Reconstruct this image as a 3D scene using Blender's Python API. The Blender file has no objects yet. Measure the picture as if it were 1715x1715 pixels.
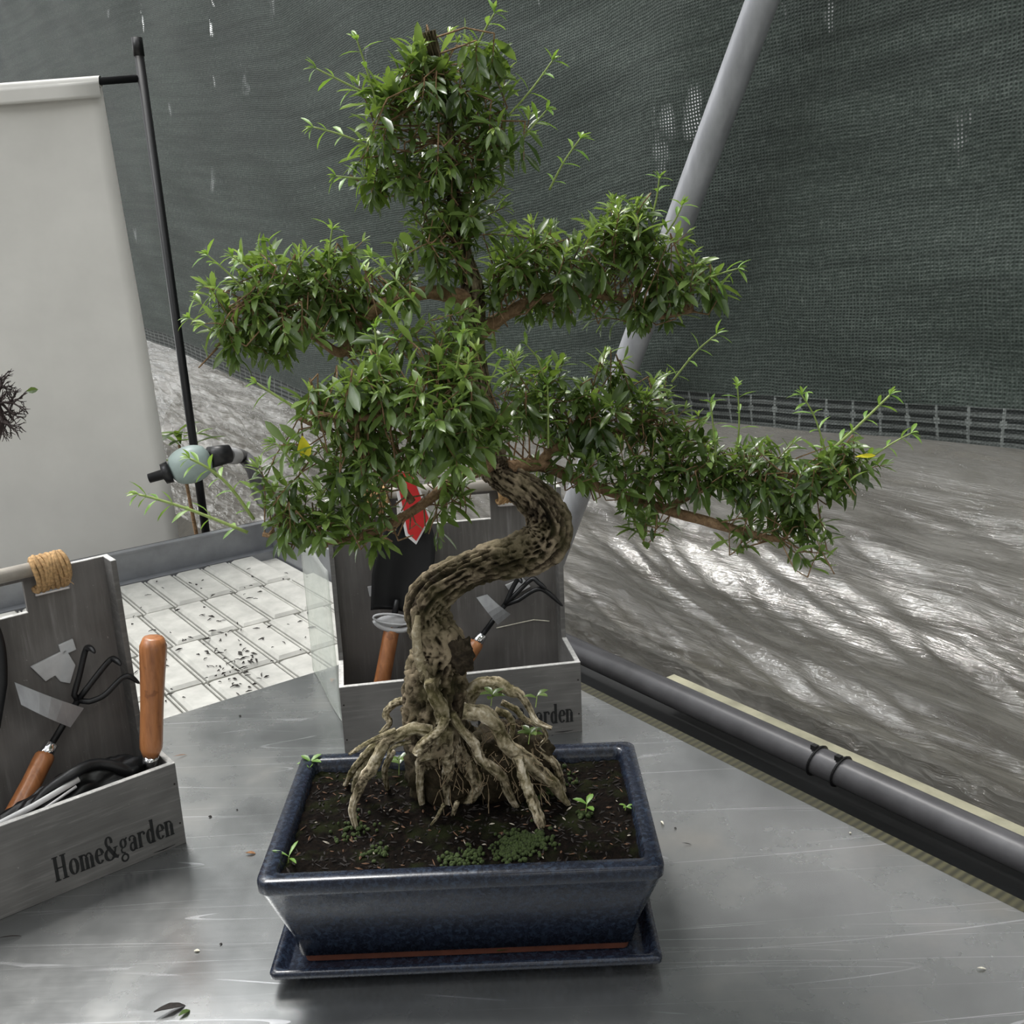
import bpy, math, random
from math import sin, cos, pi, radians
from mathutils import Vector, Matrix, noise
random.seed(7)
SC = bpy.context.scene
COL = SC.collection

# ------------------------------------------------------------------ camera
F, PITCH, ROLL, YA, H = 1735.47, 0.272525, -0.0421537, -0.941738, 0.74
_fw = Vector((0, cos(PITCH), -sin(PITCH))); _rt = Vector((1, 0, 0)); _up = _rt.cross(_fw)
CA = _rt*cos(ROLL) + _up*sin(ROLL)
CB = -_rt*sin(ROLL) + _up*cos(ROLL)
CC = _fw
CAM = Vector((0, 0, H))
cd = bpy.data.cameras.new('camera'); cam = bpy.data.objects.new('camera', cd); COL.objects.link(cam)
cd.sensor_width = 36; cd.lens = F/1715*36; cd.clip_start = .01
m = Matrix((CA, CB, -CC)).transposed().to_4x4(); m.translation = CAM
cam.matrix_world = m
SC.camera = cam

# ------------------------------------------------------------------ world, sun, exposure
SC.view_settings.view_transform = 'Standard'; SC.view_settings.look = 'None'
SC.view_settings.gamma = 1; SC.view_settings.use_curve_mapping = False
SC.view_settings.exposure = 0.35
w = bpy.data.worlds.new('sky'); SC.world = w; w.use_nodes = True
nt = w.node_tree; nt.nodes.clear()
tc = nt.nodes.new('ShaderNodeTexCoord')
dp = nt.nodes.new('ShaderNodeVectorMath'); dp.operation = 'DOT_PRODUCT'
dp.inputs[1].default_value = Vector((-.25, .30, .92)).normalized()
nt.links.new(tc.outputs['Generated'], dp.inputs[0])
cr = nt.nodes.new('ShaderNodeValToRGB'); nt.links.new(dp.outputs['Value'], cr.inputs[0])
e = cr.color_ramp.elements
e[0].position = 0.0; e[0].color = (.26, .26, .25, 1)
e[1].position = 1.0; e[1].color = (1.9, 1.93, 1.98, 1)
x = e.new(.25); x.color = (.52, .53, .52, 1)
x = e.new(.55); x.color = (.95, .97, .98, 1)
bg = nt.nodes.new('ShaderNodeBackground'); bg.inputs[1].default_value = 0.80
nn = nt.nodes.new('ShaderNodeTexNoise'); nn.inputs['Scale'].default_value = 3.2; nn.inputs['Detail'].default_value = 2
nt.links.new(tc.outputs['Generated'], nn.inputs['Vector'])
cr2 = nt.nodes.new('ShaderNodeValToRGB'); nt.links.new(nn.outputs[0], cr2.inputs[0])
cr2.color_ramp.elements[0].position = .635; cr2.color_ramp.elements[0].color = (.86, .86, .86, 1)
cr2.color_ramp.elements[1].position = .675; cr2.color_ramp.elements[1].color = (14, 14, 13.7, 1)
mxw = nt.nodes.new('ShaderNodeMix'); mxw.data_type = 'RGBA'; mxw.blend_type = 'MULTIPLY'; mxw.inputs[0].default_value = 1
nt.links.new(cr.outputs[0], mxw.inputs[6]); nt.links.new(cr2.outputs[0], mxw.inputs[7])
nt.links.new(mxw.outputs[2], bg.inputs[0])
ow = nt.nodes.new('ShaderNodeOutputWorld'); nt.links.new(bg.outputs[0], ow.inputs[0])
sd = bpy.data.lights.new('sun', 'SUN'); sd.energy = 2.3; sd.angle = radians(14); sd.color = (1, .98, .94)
sun = bpy.data.objects.new('sun', sd); COL.objects.link(sun)
sun.rotation_euler = Vector((-.30, .42, 1)).to_track_quat('Z', 'Y').to_euler()

# ------------------------------------------------------------------ geometry helpers
def ray(x, y): return CA*((x-857.5)/F) + CB*((857.5-y)/F) + CC
def atz(x, y, z):
    d = ray(x, y); return CAM + d*((z-H)/d.z)
def aty(x, y, Y):
    d = ray(x, y); return CAM + d*(Y/d.y)
EA = Vector((cos(YA), sin(YA), 0)); EB = Vector((-sin(YA), cos(YA), 0)); C0 = Vector((-.1117, 1.8453, 0))
def W(a, b, z=0): return C0 + EA*a + EB*b + Vector((0, 0, z))
def atb(x, y, b):
    d = ray(x, y); return CAM + d*(((C0-CAM).dot(EB)+b)/d.dot(EB))
def mpp(P): return (P-CAM).dot(CC)/F
class MB:
    def __init__(s): s.v = []; s.f = []; s.mi = []; s.t = []; s.uv = []; s.tint = 0.5; s.m = 0
    def add(s, vs, fs, tint=None):
        n = len(s.v); s.v += [tuple(p) for p in vs]; s.t += [s.tint if tint is None else tint]*len(vs)
        s.f += [tuple(i+n for i in q) for q in fs]; s.mi += [s.m]*len(fs)
    def box(s, o, ex, ey, ez, x0, x1, y0, y1, z0, z1):
        P = [o+ex*x+ey*y+ez*z for z in (z0, z1) for y in (y0, y1) for x in (x0, x1)]
        s.add(P, [(0,2,3,1),(4,5,7,6),(0,1,5,4),(2,6,7,3),(0,4,6,2),(1,3,7,5)])
    def prism(s, pts, off):
        n = len(pts); P = list(pts)+[p+off for p in pts]
        s.add(P, [tuple(range(n))[::-1], tuple(range(n, 2*n))]+[(i,(i+1)%n,n+(i+1)%n,n+i) for i in range(n)])
    def tube(s, pts, rad, k=8, cap=True, fn=None, flat=None, tint=None):
        pts = [Vector(p) for p in pts]; n = len(pts)
        if not hasattr(rad, '__len__'): rad = [rad]*n
        t0 = (pts[1]-pts[0]).normalized()
        u = t0.cross(Vector((0, 0, 1)) if abs(t0.z) < .9 else Vector((1, 0, 0))).normalized()
        if flat is not None: u = (flat-t0*flat.dot(t0)).normalized()
        vs = []
        for i, p in enumerate(pts):
            t = (pts[min(i+1, n-1)]-pts[max(i-1, 0)])
            t = t.normalized() if t.length > 1e-9 else t0
            u = (u-t*u.dot(t)).normalized(); v = t.cross(u)
            for j in range(k):
                a = 2*pi*j/k; r = rad[i]; d = u*cos(a)+v*sin(a)
                if isinstance(r, tuple): q = p+u*cos(a)*r[0]+v*sin(a)*r[1]
                else: q = p+d*r
                if fn: q = fn(q, d, i/(n-1), a, r)
                vs.append(q)
        fs = [(i*k+j, i*k+(j+1)%k, (i+1)*k+(j+1)%k, (i+1)*k+j) for i in range(n-1) for j in range(k)]
        if cap:
            fs += [tuple(range(k))[::-1], tuple(range((n-1)*k, n*k))]
        s.add(vs, fs, tint)
    def grid(s, rows, thick=None):
        R, Cn = len(rows), len(rows[0]); P = [q for r in rows for q in r]
        fs = [(i*Cn+j, i*Cn+j+1, (i+1)*Cn+j+1, (i+1)*Cn+j) for i in range(R-1) for j in range(Cn-1)]
        if thick is None: s.add(P, fs); return
        n = len(P); P2 = [q+thick for q in P]
        g = [tuple(x+n for x in q[::-1]) for q in fs]
        e = [i for i in range(Cn)]+[i*Cn+Cn-1 for i in range(1, R)]+[(R-1)*Cn+j for j in range(Cn-2, -1, -1)]+[i*Cn for i in range(R-2, 0, -1)]
        s.add(P+P2, fs+g+[(e[i], e[i]+n, e[(i+1) % len(e)]+n, e[(i+1) % len(e)]) for i in range(len(e))])
    def blob(s, c, r, sub=2, fn=None, sq=None):
        nu, nv = 6*sub, 4*sub; vs = []
        for i in range(nv+1):
            th = pi*i/nv
            for j in range(nu):
                ph = 2*pi*j/nu; d = Vector((sin(th)*cos(ph), sin(th)*sin(ph), cos(th)))
                q = Vector((d.x*r[0], d.y*r[1], d.z*r[2]))
                if fn: q = q*fn(d)
                vs.append(c+q)
        s.add(vs, [(i*nu+j, (i+1)*nu+j, (i+1)*nu+(j+1) % nu, i*nu+(j+1) % nu) for i in range(nv) for j in range(nu)])
    def build(s, name, mats, parent=None, smooth=False, bevel=0, uv=None):
        me = bpy.data.meshes.new(name)
        vs = s.v
        if parent is not None:
            r = parent
            while r.parent: r = r.parent
            inv = r.matrix_basis.inverted(); vs = [tuple(inv @ Vector(q)) for q in s.v]
        me.from_pydata(vs, [], s.f); 
        if not isinstance(mats, (list, tuple)): mats = [mats]
        for q in mats: me.materials.append(q)
        if len(mats) > 1: me.polygons.foreach_set('material_index', s.mi)
        at = me.attributes.new('tint', 'FLOAT', 'POINT'); at.data.foreach_set('value', s.t)
        if uv:
            l = me.uv_layers.new(name='UVMap'); idx = [0]*len(me.loops); me.loops.foreach_get('vertex_index', idx)
            l.data.foreach_set('uv', [c for i in idx for c in uv[i]])
        if smooth: me.polygons.foreach_set('use_smooth', [True]*len(me.polygons))
        me.validate(); me.update()
        o = bpy.data.objects.new(name, me); COL.objects.link(o)
        if parent is not None: o.parent = parent
        if bevel:
            b = o.modifiers.new('bevel', 'BEVEL'); b.width = bevel; b.segments = 2; b.limit_method = 'ANGLE'
        if smooth == 'auto':
            pass
        return o
def thing(name, label, cat, loc, yaw=0, group=None):
    o = bpy.data.objects.new(name, None); COL.objects.link(o); o.empty_display_size = .05
    o.location = loc; o.rotation_euler = (0, 0, yaw)
    o.matrix_basis = Matrix.Translation(loc) @ Matrix.Rotation(yaw, 4, 'Z')
    return tag(o, label, cat, group)
def tag(o, label, cat, group=None, kind=None):
    o['label'] = label; o['category'] = cat
    if group: o['group'] = group
    if kind: o['kind'] = kind
    return o
def struct(o): o['kind'] = 'structure'; return o
def smooth_path(pts, n):
    pts = [tuple(p) for p in pts]; out = []; m = len(pts); k = len(pts[0])
    for i in range(n):
        t = i/(n-1)*(m-1); j = min(int(t), m-2); u = t-j
        p = [pts[max(j-1, 0)], pts[j], pts[j+1], pts[min(j+2, m-1)]]
        out.append(tuple(.5*(2*p[1][c]+(p[2][c]-p[0][c])*u+(2*p[0][c]-5*p[1][c]+4*p[2][c]-p[3][c])*u*u+(3*p[1][c]-p[0][c]-3*p[2][c]+p[3][c])*u**3) for c in range(k)))
    return out
def nz(p, s): return noise.noise(Vector(p)*s)
Z = Vector((0, 0, 1)); X = Vector((1, 0, 0)); Y = Vector((0, 1, 0))

# ------------------------------------------------------------------ material helpers
class G:
    def __init__(s, name):
        s.mat = bpy.data.materials.new(name); s.mat.use_nodes = True; s.n = s.mat.node_tree
        s.n.nodes.clear(); s.out = s.n.nodes.new('ShaderNodeOutputMaterial')
    def N(s, t, _in={}, **k):
        nd = s.n.nodes.new('ShaderNode'+t)
        for a, v in k.items(): setattr(nd, a, v)
        for a, v in _in.items():
            if hasattr(v, 'links') or hasattr(v, 'is_linked'): s.n.links.new(v, nd.inputs[a])
            else: nd.inputs[a].default_value = v
        return nd
    def M(s, op, a, b=0.0, c=0.0): return s.N('Math', {0: a, 1: b, 2: c}, operation=op).outputs[0]
    def pos(s, scale=(1, 1, 1), rot=(0, 0, 0)):
        g = s.N('NewGeometry'); return s.N('Mapping', {'Vector': g.outputs['Position'], 'Scale': scale, 'Rotation': rot}).outputs[0]
    def noise(s, vec, scale, detail=4, rough=.6, dist=0): return s.N('TexNoise', {'Vector': vec, 'Scale': scale, 'Detail': detail, 'Roughness': rough, 'Distortion': dist}).outputs[0]
    def ramp(s, fac, stops):
        r = s.N('ValToRGB', {0: fac}); e = r.color_ramp.elements
        while len(e) < len(stops): e.new(.5)
        for q, (p, c) in zip(e, stops): q.position = p; q.color = (*c, 1) if len(c) == 3 else c
        return r.outputs[0]
    def mix(s, f, a, b): 
        nd = s.N('Mix', data_type='RGBA')
        for i, v in ((0, f), (6, a), (7, b)):
            if hasattr(v, 'is_linked'): s.n.links.new(v, nd.inputs[i])
            else: nd.inputs[i].default_value = (*v, 1) if isinstance(v, tuple) and len(v) == 3 else v
        return nd.outputs[2]
    def bump(s, h, st=.5, d=.002): return s.N('Bump', {'Height': h, 'Strength': st, 'Distance': d}).outputs[0]
    def bsdf(s, **k):
        mp = {'color': 'Base Color', 'rough': 'Roughness', 'metal': 'Metallic', 'normal': 'Normal', 'spec': 'Specular IOR Level', 'coat': 'Coat Weight', 'trans': 'Transmission Weight', 'alpha': 'Alpha', 'coatrough': 'Coat Roughness', 'sss': 'Subsurface Weight'}
        d = {}
        for a, v in k.items():
            if a == 'color' and isinstance(v, tuple) and len(v) == 3: v = (*v, 1)
            d[mp[a]] = v
        return s.N('BsdfPrincipled', d).outputs[0]
    def done(s, sh): s.n.links.new(sh, s.out.inputs[0]); return s.mat
def simple(name, color, rough=.5, metal=0, var=.15, scale=40, bump=.2, bd=.001, coat=0, stretch=(1, 1, 1), spec=.5):
    g = G(name); v = g.pos(stretch); n = g.noise(v, scale)
    c0 = tuple(c*(1-var) for c in color); c1 = tuple(min(1, c*(1+var)) for c in color)
    return g.done(g.bsdf(color=g.ramp(n, [(.3, c0), (.7, c1)]), rough=rough, metal=metal, normal=g.bump(n, bump, bd), coat=coat, spec=spec))

def m_steel():
    g = G('brushed_steel'); P = g.pos()
    n1 = g.noise(P, 5.0, 5, .65); n2 = g.noise(P, 60, 6, .8)
    col = g.ramp(g.M('MULTIPLY_ADD', n2, .14, g.M('MULTIPLY', n1, .86)), [(.30, (.31, .32, .32)), (.5, (.375, .385, .385)), (.70, (.45, .45, .44))])
    st = g.ramp(g.noise(g.pos((1, 1, 1)), 5, 3, .5), [(.58, (0, 0, 0)), (.75, (1, 1, 1))])
    col = g.mix(g.M('MULTIPLY', st, .35), col, (.40, .35, .29))
    lines = None
    for k, (sc, th, off) in enumerate(((1.6, .0011, 0), (2.3, .0014, 3.1), (1.1, .0008, 7.7), (2.9, .0016, 12.3), (1.9, .0011, 17), (2.6, .0013, 23), (1.4, .0009, 31), (3.3, .0016, 40), (3.8, .0018, 51), (2.0, .0010, 63))):
        v = g.N('Mapping', {'Vector': g.pos(), 'Location': (off, off*.7, 0), 'Rotation': (0, 0, .35+k*.45), 'Scale': (.22, 4.2, 1)}).outputs[0]
        n = g.noise(v, sc, 0, .4)
        l = g.M('LESS_THAN', g.M('ABSOLUTE', g.M('SUBTRACT', n, .5)), th)
        mk = g.ramp(g.noise(v, 3+k, 2, .5), [(.50, (0, 0, 0)), (.60, (1, 1, 1))])
        l = g.M('MULTIPLY', l, mk)
        lines = l if lines is None else g.M('MAXIMUM', lines, l)
    col = g.mix(g.M('MULTIPLY', lines, .7), col, (.75, .76, .78))
    fine = g.noise(g.pos((6, 160, 1), (0, 0, .5)), 1, 2, .5)
    r = g.M('MULTIPLY_ADD', n1, .24, .15)
    h = g.M('ADD', g.M('MULTIPLY', fine, .25), g.M('MULTIPLY', n1, .4))
    return g.done(g.bsdf(color=col, rough=r, metal=.9, normal=g.bump(h, .25, .0008)))
def m_wood_grey(name='grey_washed_wood', base=(.135, .13, .125), hi=(.26, .25, .24), axis=0):
    g = G(name)
    tc = g.N('TexCoord').outputs['Object']
    sc = (4, 30, 60) if axis == 0 else (60, 30, 4)
    v = g.N('Mapping', {'Vector': tc, 'Scale': sc}).outputs[0]
    n = g.noise(v, 2.2, 5, .65, .3); big = g.noise(tc, 9, 3, .5)
    col = g.ramp(n, [(.3, tuple(c*.78 for c in base)), (.55, base), (.8, hi)])
    col = g.mix(g.ramp(big, [(.42, (0, 0, 0)), (.75, (.6, .6, .6))]), col, hi)
    sp = g.ramp(g.noise(tc, 190, 2, .6), [(.72, (0, 0, 0)), (.78, (.5, .5, .5))])
    col = g.mix(sp, col, (.45, .44, .42))
    return g.done(g.bsdf(color=col, rough=.75, normal=g.bump(n, .35, .0008), spec=.3))
def m_handle():
    g = G('varnished_handle_wood'); tc = g.pos((30, 30, 5)); n = g.noise(tc, 3, 4, .6, .6)
    big = g.noise(g.pos(), 60, 2, .5)
    col = g.ramp(n, [(.3, (.24, .085, .028)), (.55, (.42, .165, .06)), (.8, (.55, .25, .105))])
    col = g.mix(g.ramp(big, [(.66, (0, 0, 0)), (.7, (.5, .5, .5))]), col, (.15, .05, .02))
    return g.done(g.bsdf(color=col, rough=.38, coat=.3, coatrough=.25, normal=g.bump(n, .2, .0006)))
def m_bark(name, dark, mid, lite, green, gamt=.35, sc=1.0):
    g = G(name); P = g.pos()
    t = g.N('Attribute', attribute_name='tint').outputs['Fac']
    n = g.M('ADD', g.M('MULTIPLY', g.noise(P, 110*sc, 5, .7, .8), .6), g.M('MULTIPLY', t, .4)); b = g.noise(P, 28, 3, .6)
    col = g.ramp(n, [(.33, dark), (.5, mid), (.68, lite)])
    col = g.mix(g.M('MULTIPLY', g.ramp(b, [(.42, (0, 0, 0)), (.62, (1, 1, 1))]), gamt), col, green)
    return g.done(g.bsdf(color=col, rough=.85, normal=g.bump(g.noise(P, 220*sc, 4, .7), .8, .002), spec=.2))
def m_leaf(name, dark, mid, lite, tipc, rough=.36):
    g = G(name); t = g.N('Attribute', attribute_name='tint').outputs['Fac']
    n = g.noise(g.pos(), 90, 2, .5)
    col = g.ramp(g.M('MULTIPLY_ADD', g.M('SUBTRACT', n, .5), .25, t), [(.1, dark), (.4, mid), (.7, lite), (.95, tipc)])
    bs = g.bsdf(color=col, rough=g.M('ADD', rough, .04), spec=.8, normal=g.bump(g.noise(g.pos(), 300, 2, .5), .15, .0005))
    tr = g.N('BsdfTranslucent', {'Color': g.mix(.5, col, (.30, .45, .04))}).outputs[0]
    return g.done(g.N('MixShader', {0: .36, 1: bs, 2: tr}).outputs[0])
def m_glaze(dark=False):
    g = G('blue_glaze'); P = g.pos()
    n = g.noise(P, 190, 4, .7, .5); b = g.noise(P, 22, 3, .6)
    col = g.ramp(n, [(.42, (.008, .010, .017)), (.56, (.015, .021, .036)), (.70, (.030, .050, .082))])
    col = g.mix(g.ramp(b, [(.4, (0, 0, 0)), (.8, (.5, .5, .5))]), col, (.012, .016, .032))
    return g.done(g.bsdf(color=col, rough=g.M('MULTIPLY_ADD', n, .3, .12), spec=.4, coat=.2, coatrough=.06, normal=g.bump(g.noise(P, 45, 3, .6), .25, .0015)))
STEEL = m_steel()
WOODG = m_wood_grey(); WOODGV = m_wood_grey('grey_washed_wood_upright', (.145, .135, .128), (.25, .24, .235), 2)
WEDGE = simple('worn_white_wood_edge', (.50, .49, .47), .7, var=.3, scale=120)
HANDLE = m_handle()
BLACKM = simple('black_coated_steel', (.006, .006, .007), .42, .0, .2, 60, .1)
GREYM = simple('grey_hoe_steel', (.36, .365, .38), .42, .55, .15, 70, .15, stretch=(1, 1, .2))
CHROME = simple('chrome', (.75, .75, .76), .14, 1, .05, 40, .05)
WHITEP = simple('white_plastic', (.55, .55, .56), .4, 0, .08, 60, .05)
BLACKP = simple('black_plastic', (.010, .010, .011), .4, 0, .3, 50, .2)
GREYPIPE = simple('grey_pipe', (.085, .083, .088), .38, .1, .2, 25, .2, .001, stretch=(1, 1, 1))
GALV = simple('weathered_galvanised_tube', (.40, .405, .43), .45, .3, .18, 45, .25, .0008, stretch=(1, 1, .15))
ALU = simple('aluminium', (.30, .31, .33), .42, .6, .12, 20, .1)
BANNER = simple('cream_banner_cloth', (.72, .705, .67), .9, 0, .05, 6, .15, .002)
TRAYM = simple('dirty_white_moulded_plastic', (.43, .425, .395), .55, 0, .18, 22, .25, .002)
ROPE = simple('jute_rope', (.42, .26, .12), .9, 0, .45, 260, .6, .001)
DOWEL = simple('bare_dowel_wood', (.36, .33, .29), .7, 0, .15, 60, .2, stretch=(.3, 1, 1))
RED = simple('red_label_card', (.55, .02, .02), .4, 0, .1, 40, .05)
WHITEC = simple('white_card', (.75, .74, .74), .5, 0, .05, 40, .05)
INK = simple('black_printed_ink', (.006, .006, .006), .7, 0, .5, 300, .1)
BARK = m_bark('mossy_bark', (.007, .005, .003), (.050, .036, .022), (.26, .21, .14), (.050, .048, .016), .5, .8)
BARK2 = m_bark('brown_branch_bark', (.06, .035, .02), (.24, .15, .085), (.42, .29, .17), (.10, .08, .03), .15, 1.4)
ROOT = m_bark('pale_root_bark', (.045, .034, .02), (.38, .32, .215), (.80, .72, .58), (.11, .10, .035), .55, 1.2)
STEM = simple('green_shoot_stem', (.25, .33, .09), .5, 0, .2, 200, .1)
LEAF = m_leaf('leaf', (.045, .082, .024), (.125, .195, .052), (.26, .37, .11), (.44, .56, .15), .27)
LEAFY = m_leaf('young_leaf', (.10, .22, .03), (.15, .30, .04), (.22, .38, .07), (.32, .46, .10), .4)
YELLOW = simple('yellow_leaf', (.90, .80, .03), .5, 0, .1)
GLAZE = m_glaze()
TERRA = simple('unglazed_terracotta', (.13, .040, .022), .8, 0, .2, 80, .3)
MOSS = simple('moss', (.030, .048, .008), .9, 0, .5, 400, .8, .002)
DRYLEAF = simple('dry_leaf', (.25, .12, .05), .8, 0, .3, 300, .3)
DARKBIT = simple('dark_leaf_litter', (.02, .016, .014), .9, 0, .4, 300, .3)
PALEBIT = simple('pale_fleck', (.65, .62, .52), .8, 0, .2, 300, .3)
LATH = simple('yellowed_lath', (.40, .38, .27), .75, 0, .25, 60, .3, stretch=(.3, .3, 1))
def m_soil():
    g = G('potting_soil'); P = g.pos(); n = g.noise(P, 190, 6, .75); b = g.noise(P, 25, 3, .6)
    col = g.ramp(n, [(.40, (.002, .0015, .001)), (.60, (.010, .0065, .0045)), (.72, (.05, .03, .017)), (.82, (.13, .09, .06))])
    col = g.mix(g.M('MULTIPLY', g.ramp(b, [(.5, (0, 0, 0)), (.66, (1, 1, 1))]), .5), col, (.022, .03, .008))
    return g.done(g.bsdf(color=col, rough=.95, normal=g.bump(n, 1, .004), spec=.1))
SOIL = m_soil()
def m_net():
    g = G('green_grey_shade_net'); uv = g.N('TexCoord').outputs['UV']
    s = g.N('SeparateXYZ', {0: uv}); u, v = s.outputs[0], s.outputs[1]
    wob = g.noise(uv, 14, 3, .6)
    uu = g.M('MULTIPLY_ADD', wob, .010, u); vv = g.M('MULTIPLY_ADD', wob, -.012, v)
    sx = g.M('SINE', g.M('MULTIPLY', uu, 2*pi/.0052)); sy = g.M('SINE', g.M('MULTIPLY', vv, 2*pi/.0046))
    hole = g.M('MULTIPLY', g.M('MAXIMUM', g.M('MULTIPLY_ADD', sx, .5, .5), 0), g.M('MAXIMUM', g.M('MULTIPLY_ADD', sy, .5, .5), 0))
    irr = g.noise(g.N('Mapping', {'Vector': uv, 'Scale': (60, 420, 1)}).outputs[0], 1, 3, .7)
    irr2 = g.noise(g.N('Mapping', {'Vector': uv, 'Scale': (420, 60, 1)}).outputs[0], 1, 3, .7)
    th = g.M('MULTIPLY', g.M('ADD', irr, irr2), .5)
    cl = g.ramp(th, [(.32, (.018, .027, .022)), (.5, (.052, .068, .058)), (.68, (.135, .158, .140))])
    loose = g.ramp(g.noise(uv, 2.2, 3, .5), [(.4, (.25, .25, .25)), (.6, (.85, .85, .85))])
    col = g.mix(g.M('MULTIPLY', g.ramp(hole, [(.28, (0, 0, 0)), (.55, (1, 1, 1))]), loose), cl, (.010, .013, .012))
    st = g.noise(g.N('Mapping', {'Vector': uv, 'Scale': (1.2, 26, 1), 'Rotation': (0, 0, .12)}).outputs[0], 1.5, 5, .7, .4)
    col = g.mix(g.ramp(st, [(.35, (.55, .55, .55)), (.6, (0, 0, 0))]), col, (.016, .022, .019))
    # hem: open mesh with knots every few centimetres
    inh = g.M('LESS_THAN', v, .045)
    row = g.M('GREATER_THAN', g.M('SINE', g.M('MULTIPLY', v, 2*pi/.011)), -.1)
    fu = g.M('ABSOLUTE', g.M('SUBTRACT', g.M('FRACT', g.M('MULTIPLY', u, 1/.042)), .5))
    colm = g.M('LESS_THAN', fu, .045); kn = g.M('MULTIPLY', g.M('LESS_THAN', fu, .1), g.M('LESS_THAN', g.M('ABSOLUTE', g.M('SUBTRACT', v, .026)), .004))
    hem = g.M('MAXIMUM', g.M('MAXIMUM', g.M('MULTIPLY', row, .55), colm), kn)
    hem = g.M('MULTIPLY', hem, g.ramp(th, [(.35, (.4, .4, .4)), (.6, (1, 1, 1))]))
    hc = g.mix(hem, (.012, .015, .014), (.19, .205, .195))
    col = g.mix(inh, col, hc)
    # bright gaps where daylight comes through the weave
    pn = g.noise(g.N('Mapping', {'Vector': uv, 'Scale': (5, 2.2, 1)}).outputs[0], 2.0, 4, .6)
    pd = g.N('VectorMath', {0: uv, 1: (GU, GV, 0)}, operation='DISTANCE').outputs['Value']
    pn = g.M('ADD', pn, g.M('MULTIPLY', g.M('EXPONENT', g.M('MULTIPLY', g.M('MULTIPLY', pd, pd), -160.0)), .22))
    gapm = g.M('MULTIPLY', g.ramp(pn, [(.66, (0, 0, 0)), (.74, (1, 1, 1))]), g.ramp(hole, [(.4, (0, 0, 0)), (.6, (1, 1, 1))]))
    bs = g.bsdf(color=col, rough=.6, spec=.3, normal=g.bump(g.M('ADD', hole, g.M('MULTIPLY', th, .8)), .6, .0015))
    tr = g.N('BsdfTransparent').outputs[0]
    return g.done(g.N('MixShader', {0: gapm, 1: bs, 2: tr}).outputs[0])
def m_film():
    g = G('crinkled_clear_film'); uv = g.N('TexCoord').outputs['UV']
    v1 = g.N('Mapping', {'Vector': uv, 'Scale': (1.6, 16, 1), 'Rotation': (0, 0, .28)}).outputs[0]
    n = g.noise(v1, 2.0, 6, .66, .35); n2 = g.noise(uv, 7, 4, .6, .2)
    col = g.ramp(g.M('MULTIPLY_ADD', n, .6, g.M('MULTIPLY', n2, .4)), [(.34, (.15, .138, .112)), (.5, (.245, .228, .20)), (.66, (.40, .375, .34))])
    h = g.M('MULTIPLY_ADD', n, 1.0, g.M('ADD', g.M('MULTIPLY', n2, .5), g.M('MULTIPLY', g.noise(uv, 34, 3, .6, 1.0), .35)))
    nb = g.bump(h, .8, .014)
    bs = g.bsdf(color=col, rough=.09, spec=1.0, normal=nb)
    vo = g.N('TexVoronoi', {'Vector': g.N('Mapping', {'Vector': uv, 'Scale': (28, 70, 1), 'Rotation': (0, 0, .3)}).outputs[0], 'Scale': 1.0}, feature='SMOOTH_F1').outputs[0]
    gn = g.bump(g.M('ADD', vo, g.M('MULTIPLY', n, 1.2)), 1, .010)
    gls = g.N('BsdfGlossy', {'Color': (1, 1, 1, 1), 'Roughness': .05, 'Normal': gn}).outputs[0]
    bs = g.N('MixShader', {0: .07, 1: bs, 2: gls}).outputs[0]
    tl = g.N('BsdfTranslucent', {'Color': (.55, .54, .5, 1)}).outputs[0]
    tr = g.N('BsdfTransparent').outputs[0]
    a = g.N('MixShader', {0: .2, 1: bs, 2: tl}).outputs[0]
    return g.done(g.N('MixShader', {0: g.ramp(n, [(.38, (.5, .5, .5)), (.55, (.06, .06, .06))]), 1: a, 2: tr}).outputs[0])
_g = atb(1155, 175, .165); _a = (_g-C0).dot(EA); GV = _g.z-.44; GU = _a+GV*.06
NET = m_net(); FILM = m_film()
def m_clear():
    g = G('clear_plastic'); n = g.noise(g.pos(), 12, 2, .5)
    gl = g.bsdf(color=(.8, .82, .8), rough=.12, normal=g.bump(n, .5, .01), spec=.5)
    return g.done(g.N('MixShader', {0: .72, 1: gl, 2: g.N('BsdfTransparent', {'Color': (.88, .90, .87, 1)}).outputs[0]}).outputs[0])
CLEAR = m_clear()
GROUND = simple('damp_ground', (.045, .04, .03), .9, 0, .4, 6, .5, .01)
DARKP = simple('dark_rubber', (.010, .011, .012), .7, 0, .3, 40, .3)
def m_ribbed():
    g = G('ribbed_olive_panel'); tc = g.N('TexCoord').outputs['Object']
    s = g.N('SeparateXYZ', {0: g.N('Mapping', {'Vector': tc}).outputs[0]}).outputs[0]
    wv = g.M('MULTIPLY_ADD', g.M('SINE', g.M('MULTIPLY', s, 2*pi/.011)), .5, .5)
    col = g.mix(g.M('MULTIPLY', wv, g.noise(tc, 9)), (.025, .024, .013), (.10, .092, .045))
    return g.done(g.bsdf(color=col, rough=.5))
RIB = m_ribbed()

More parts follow.
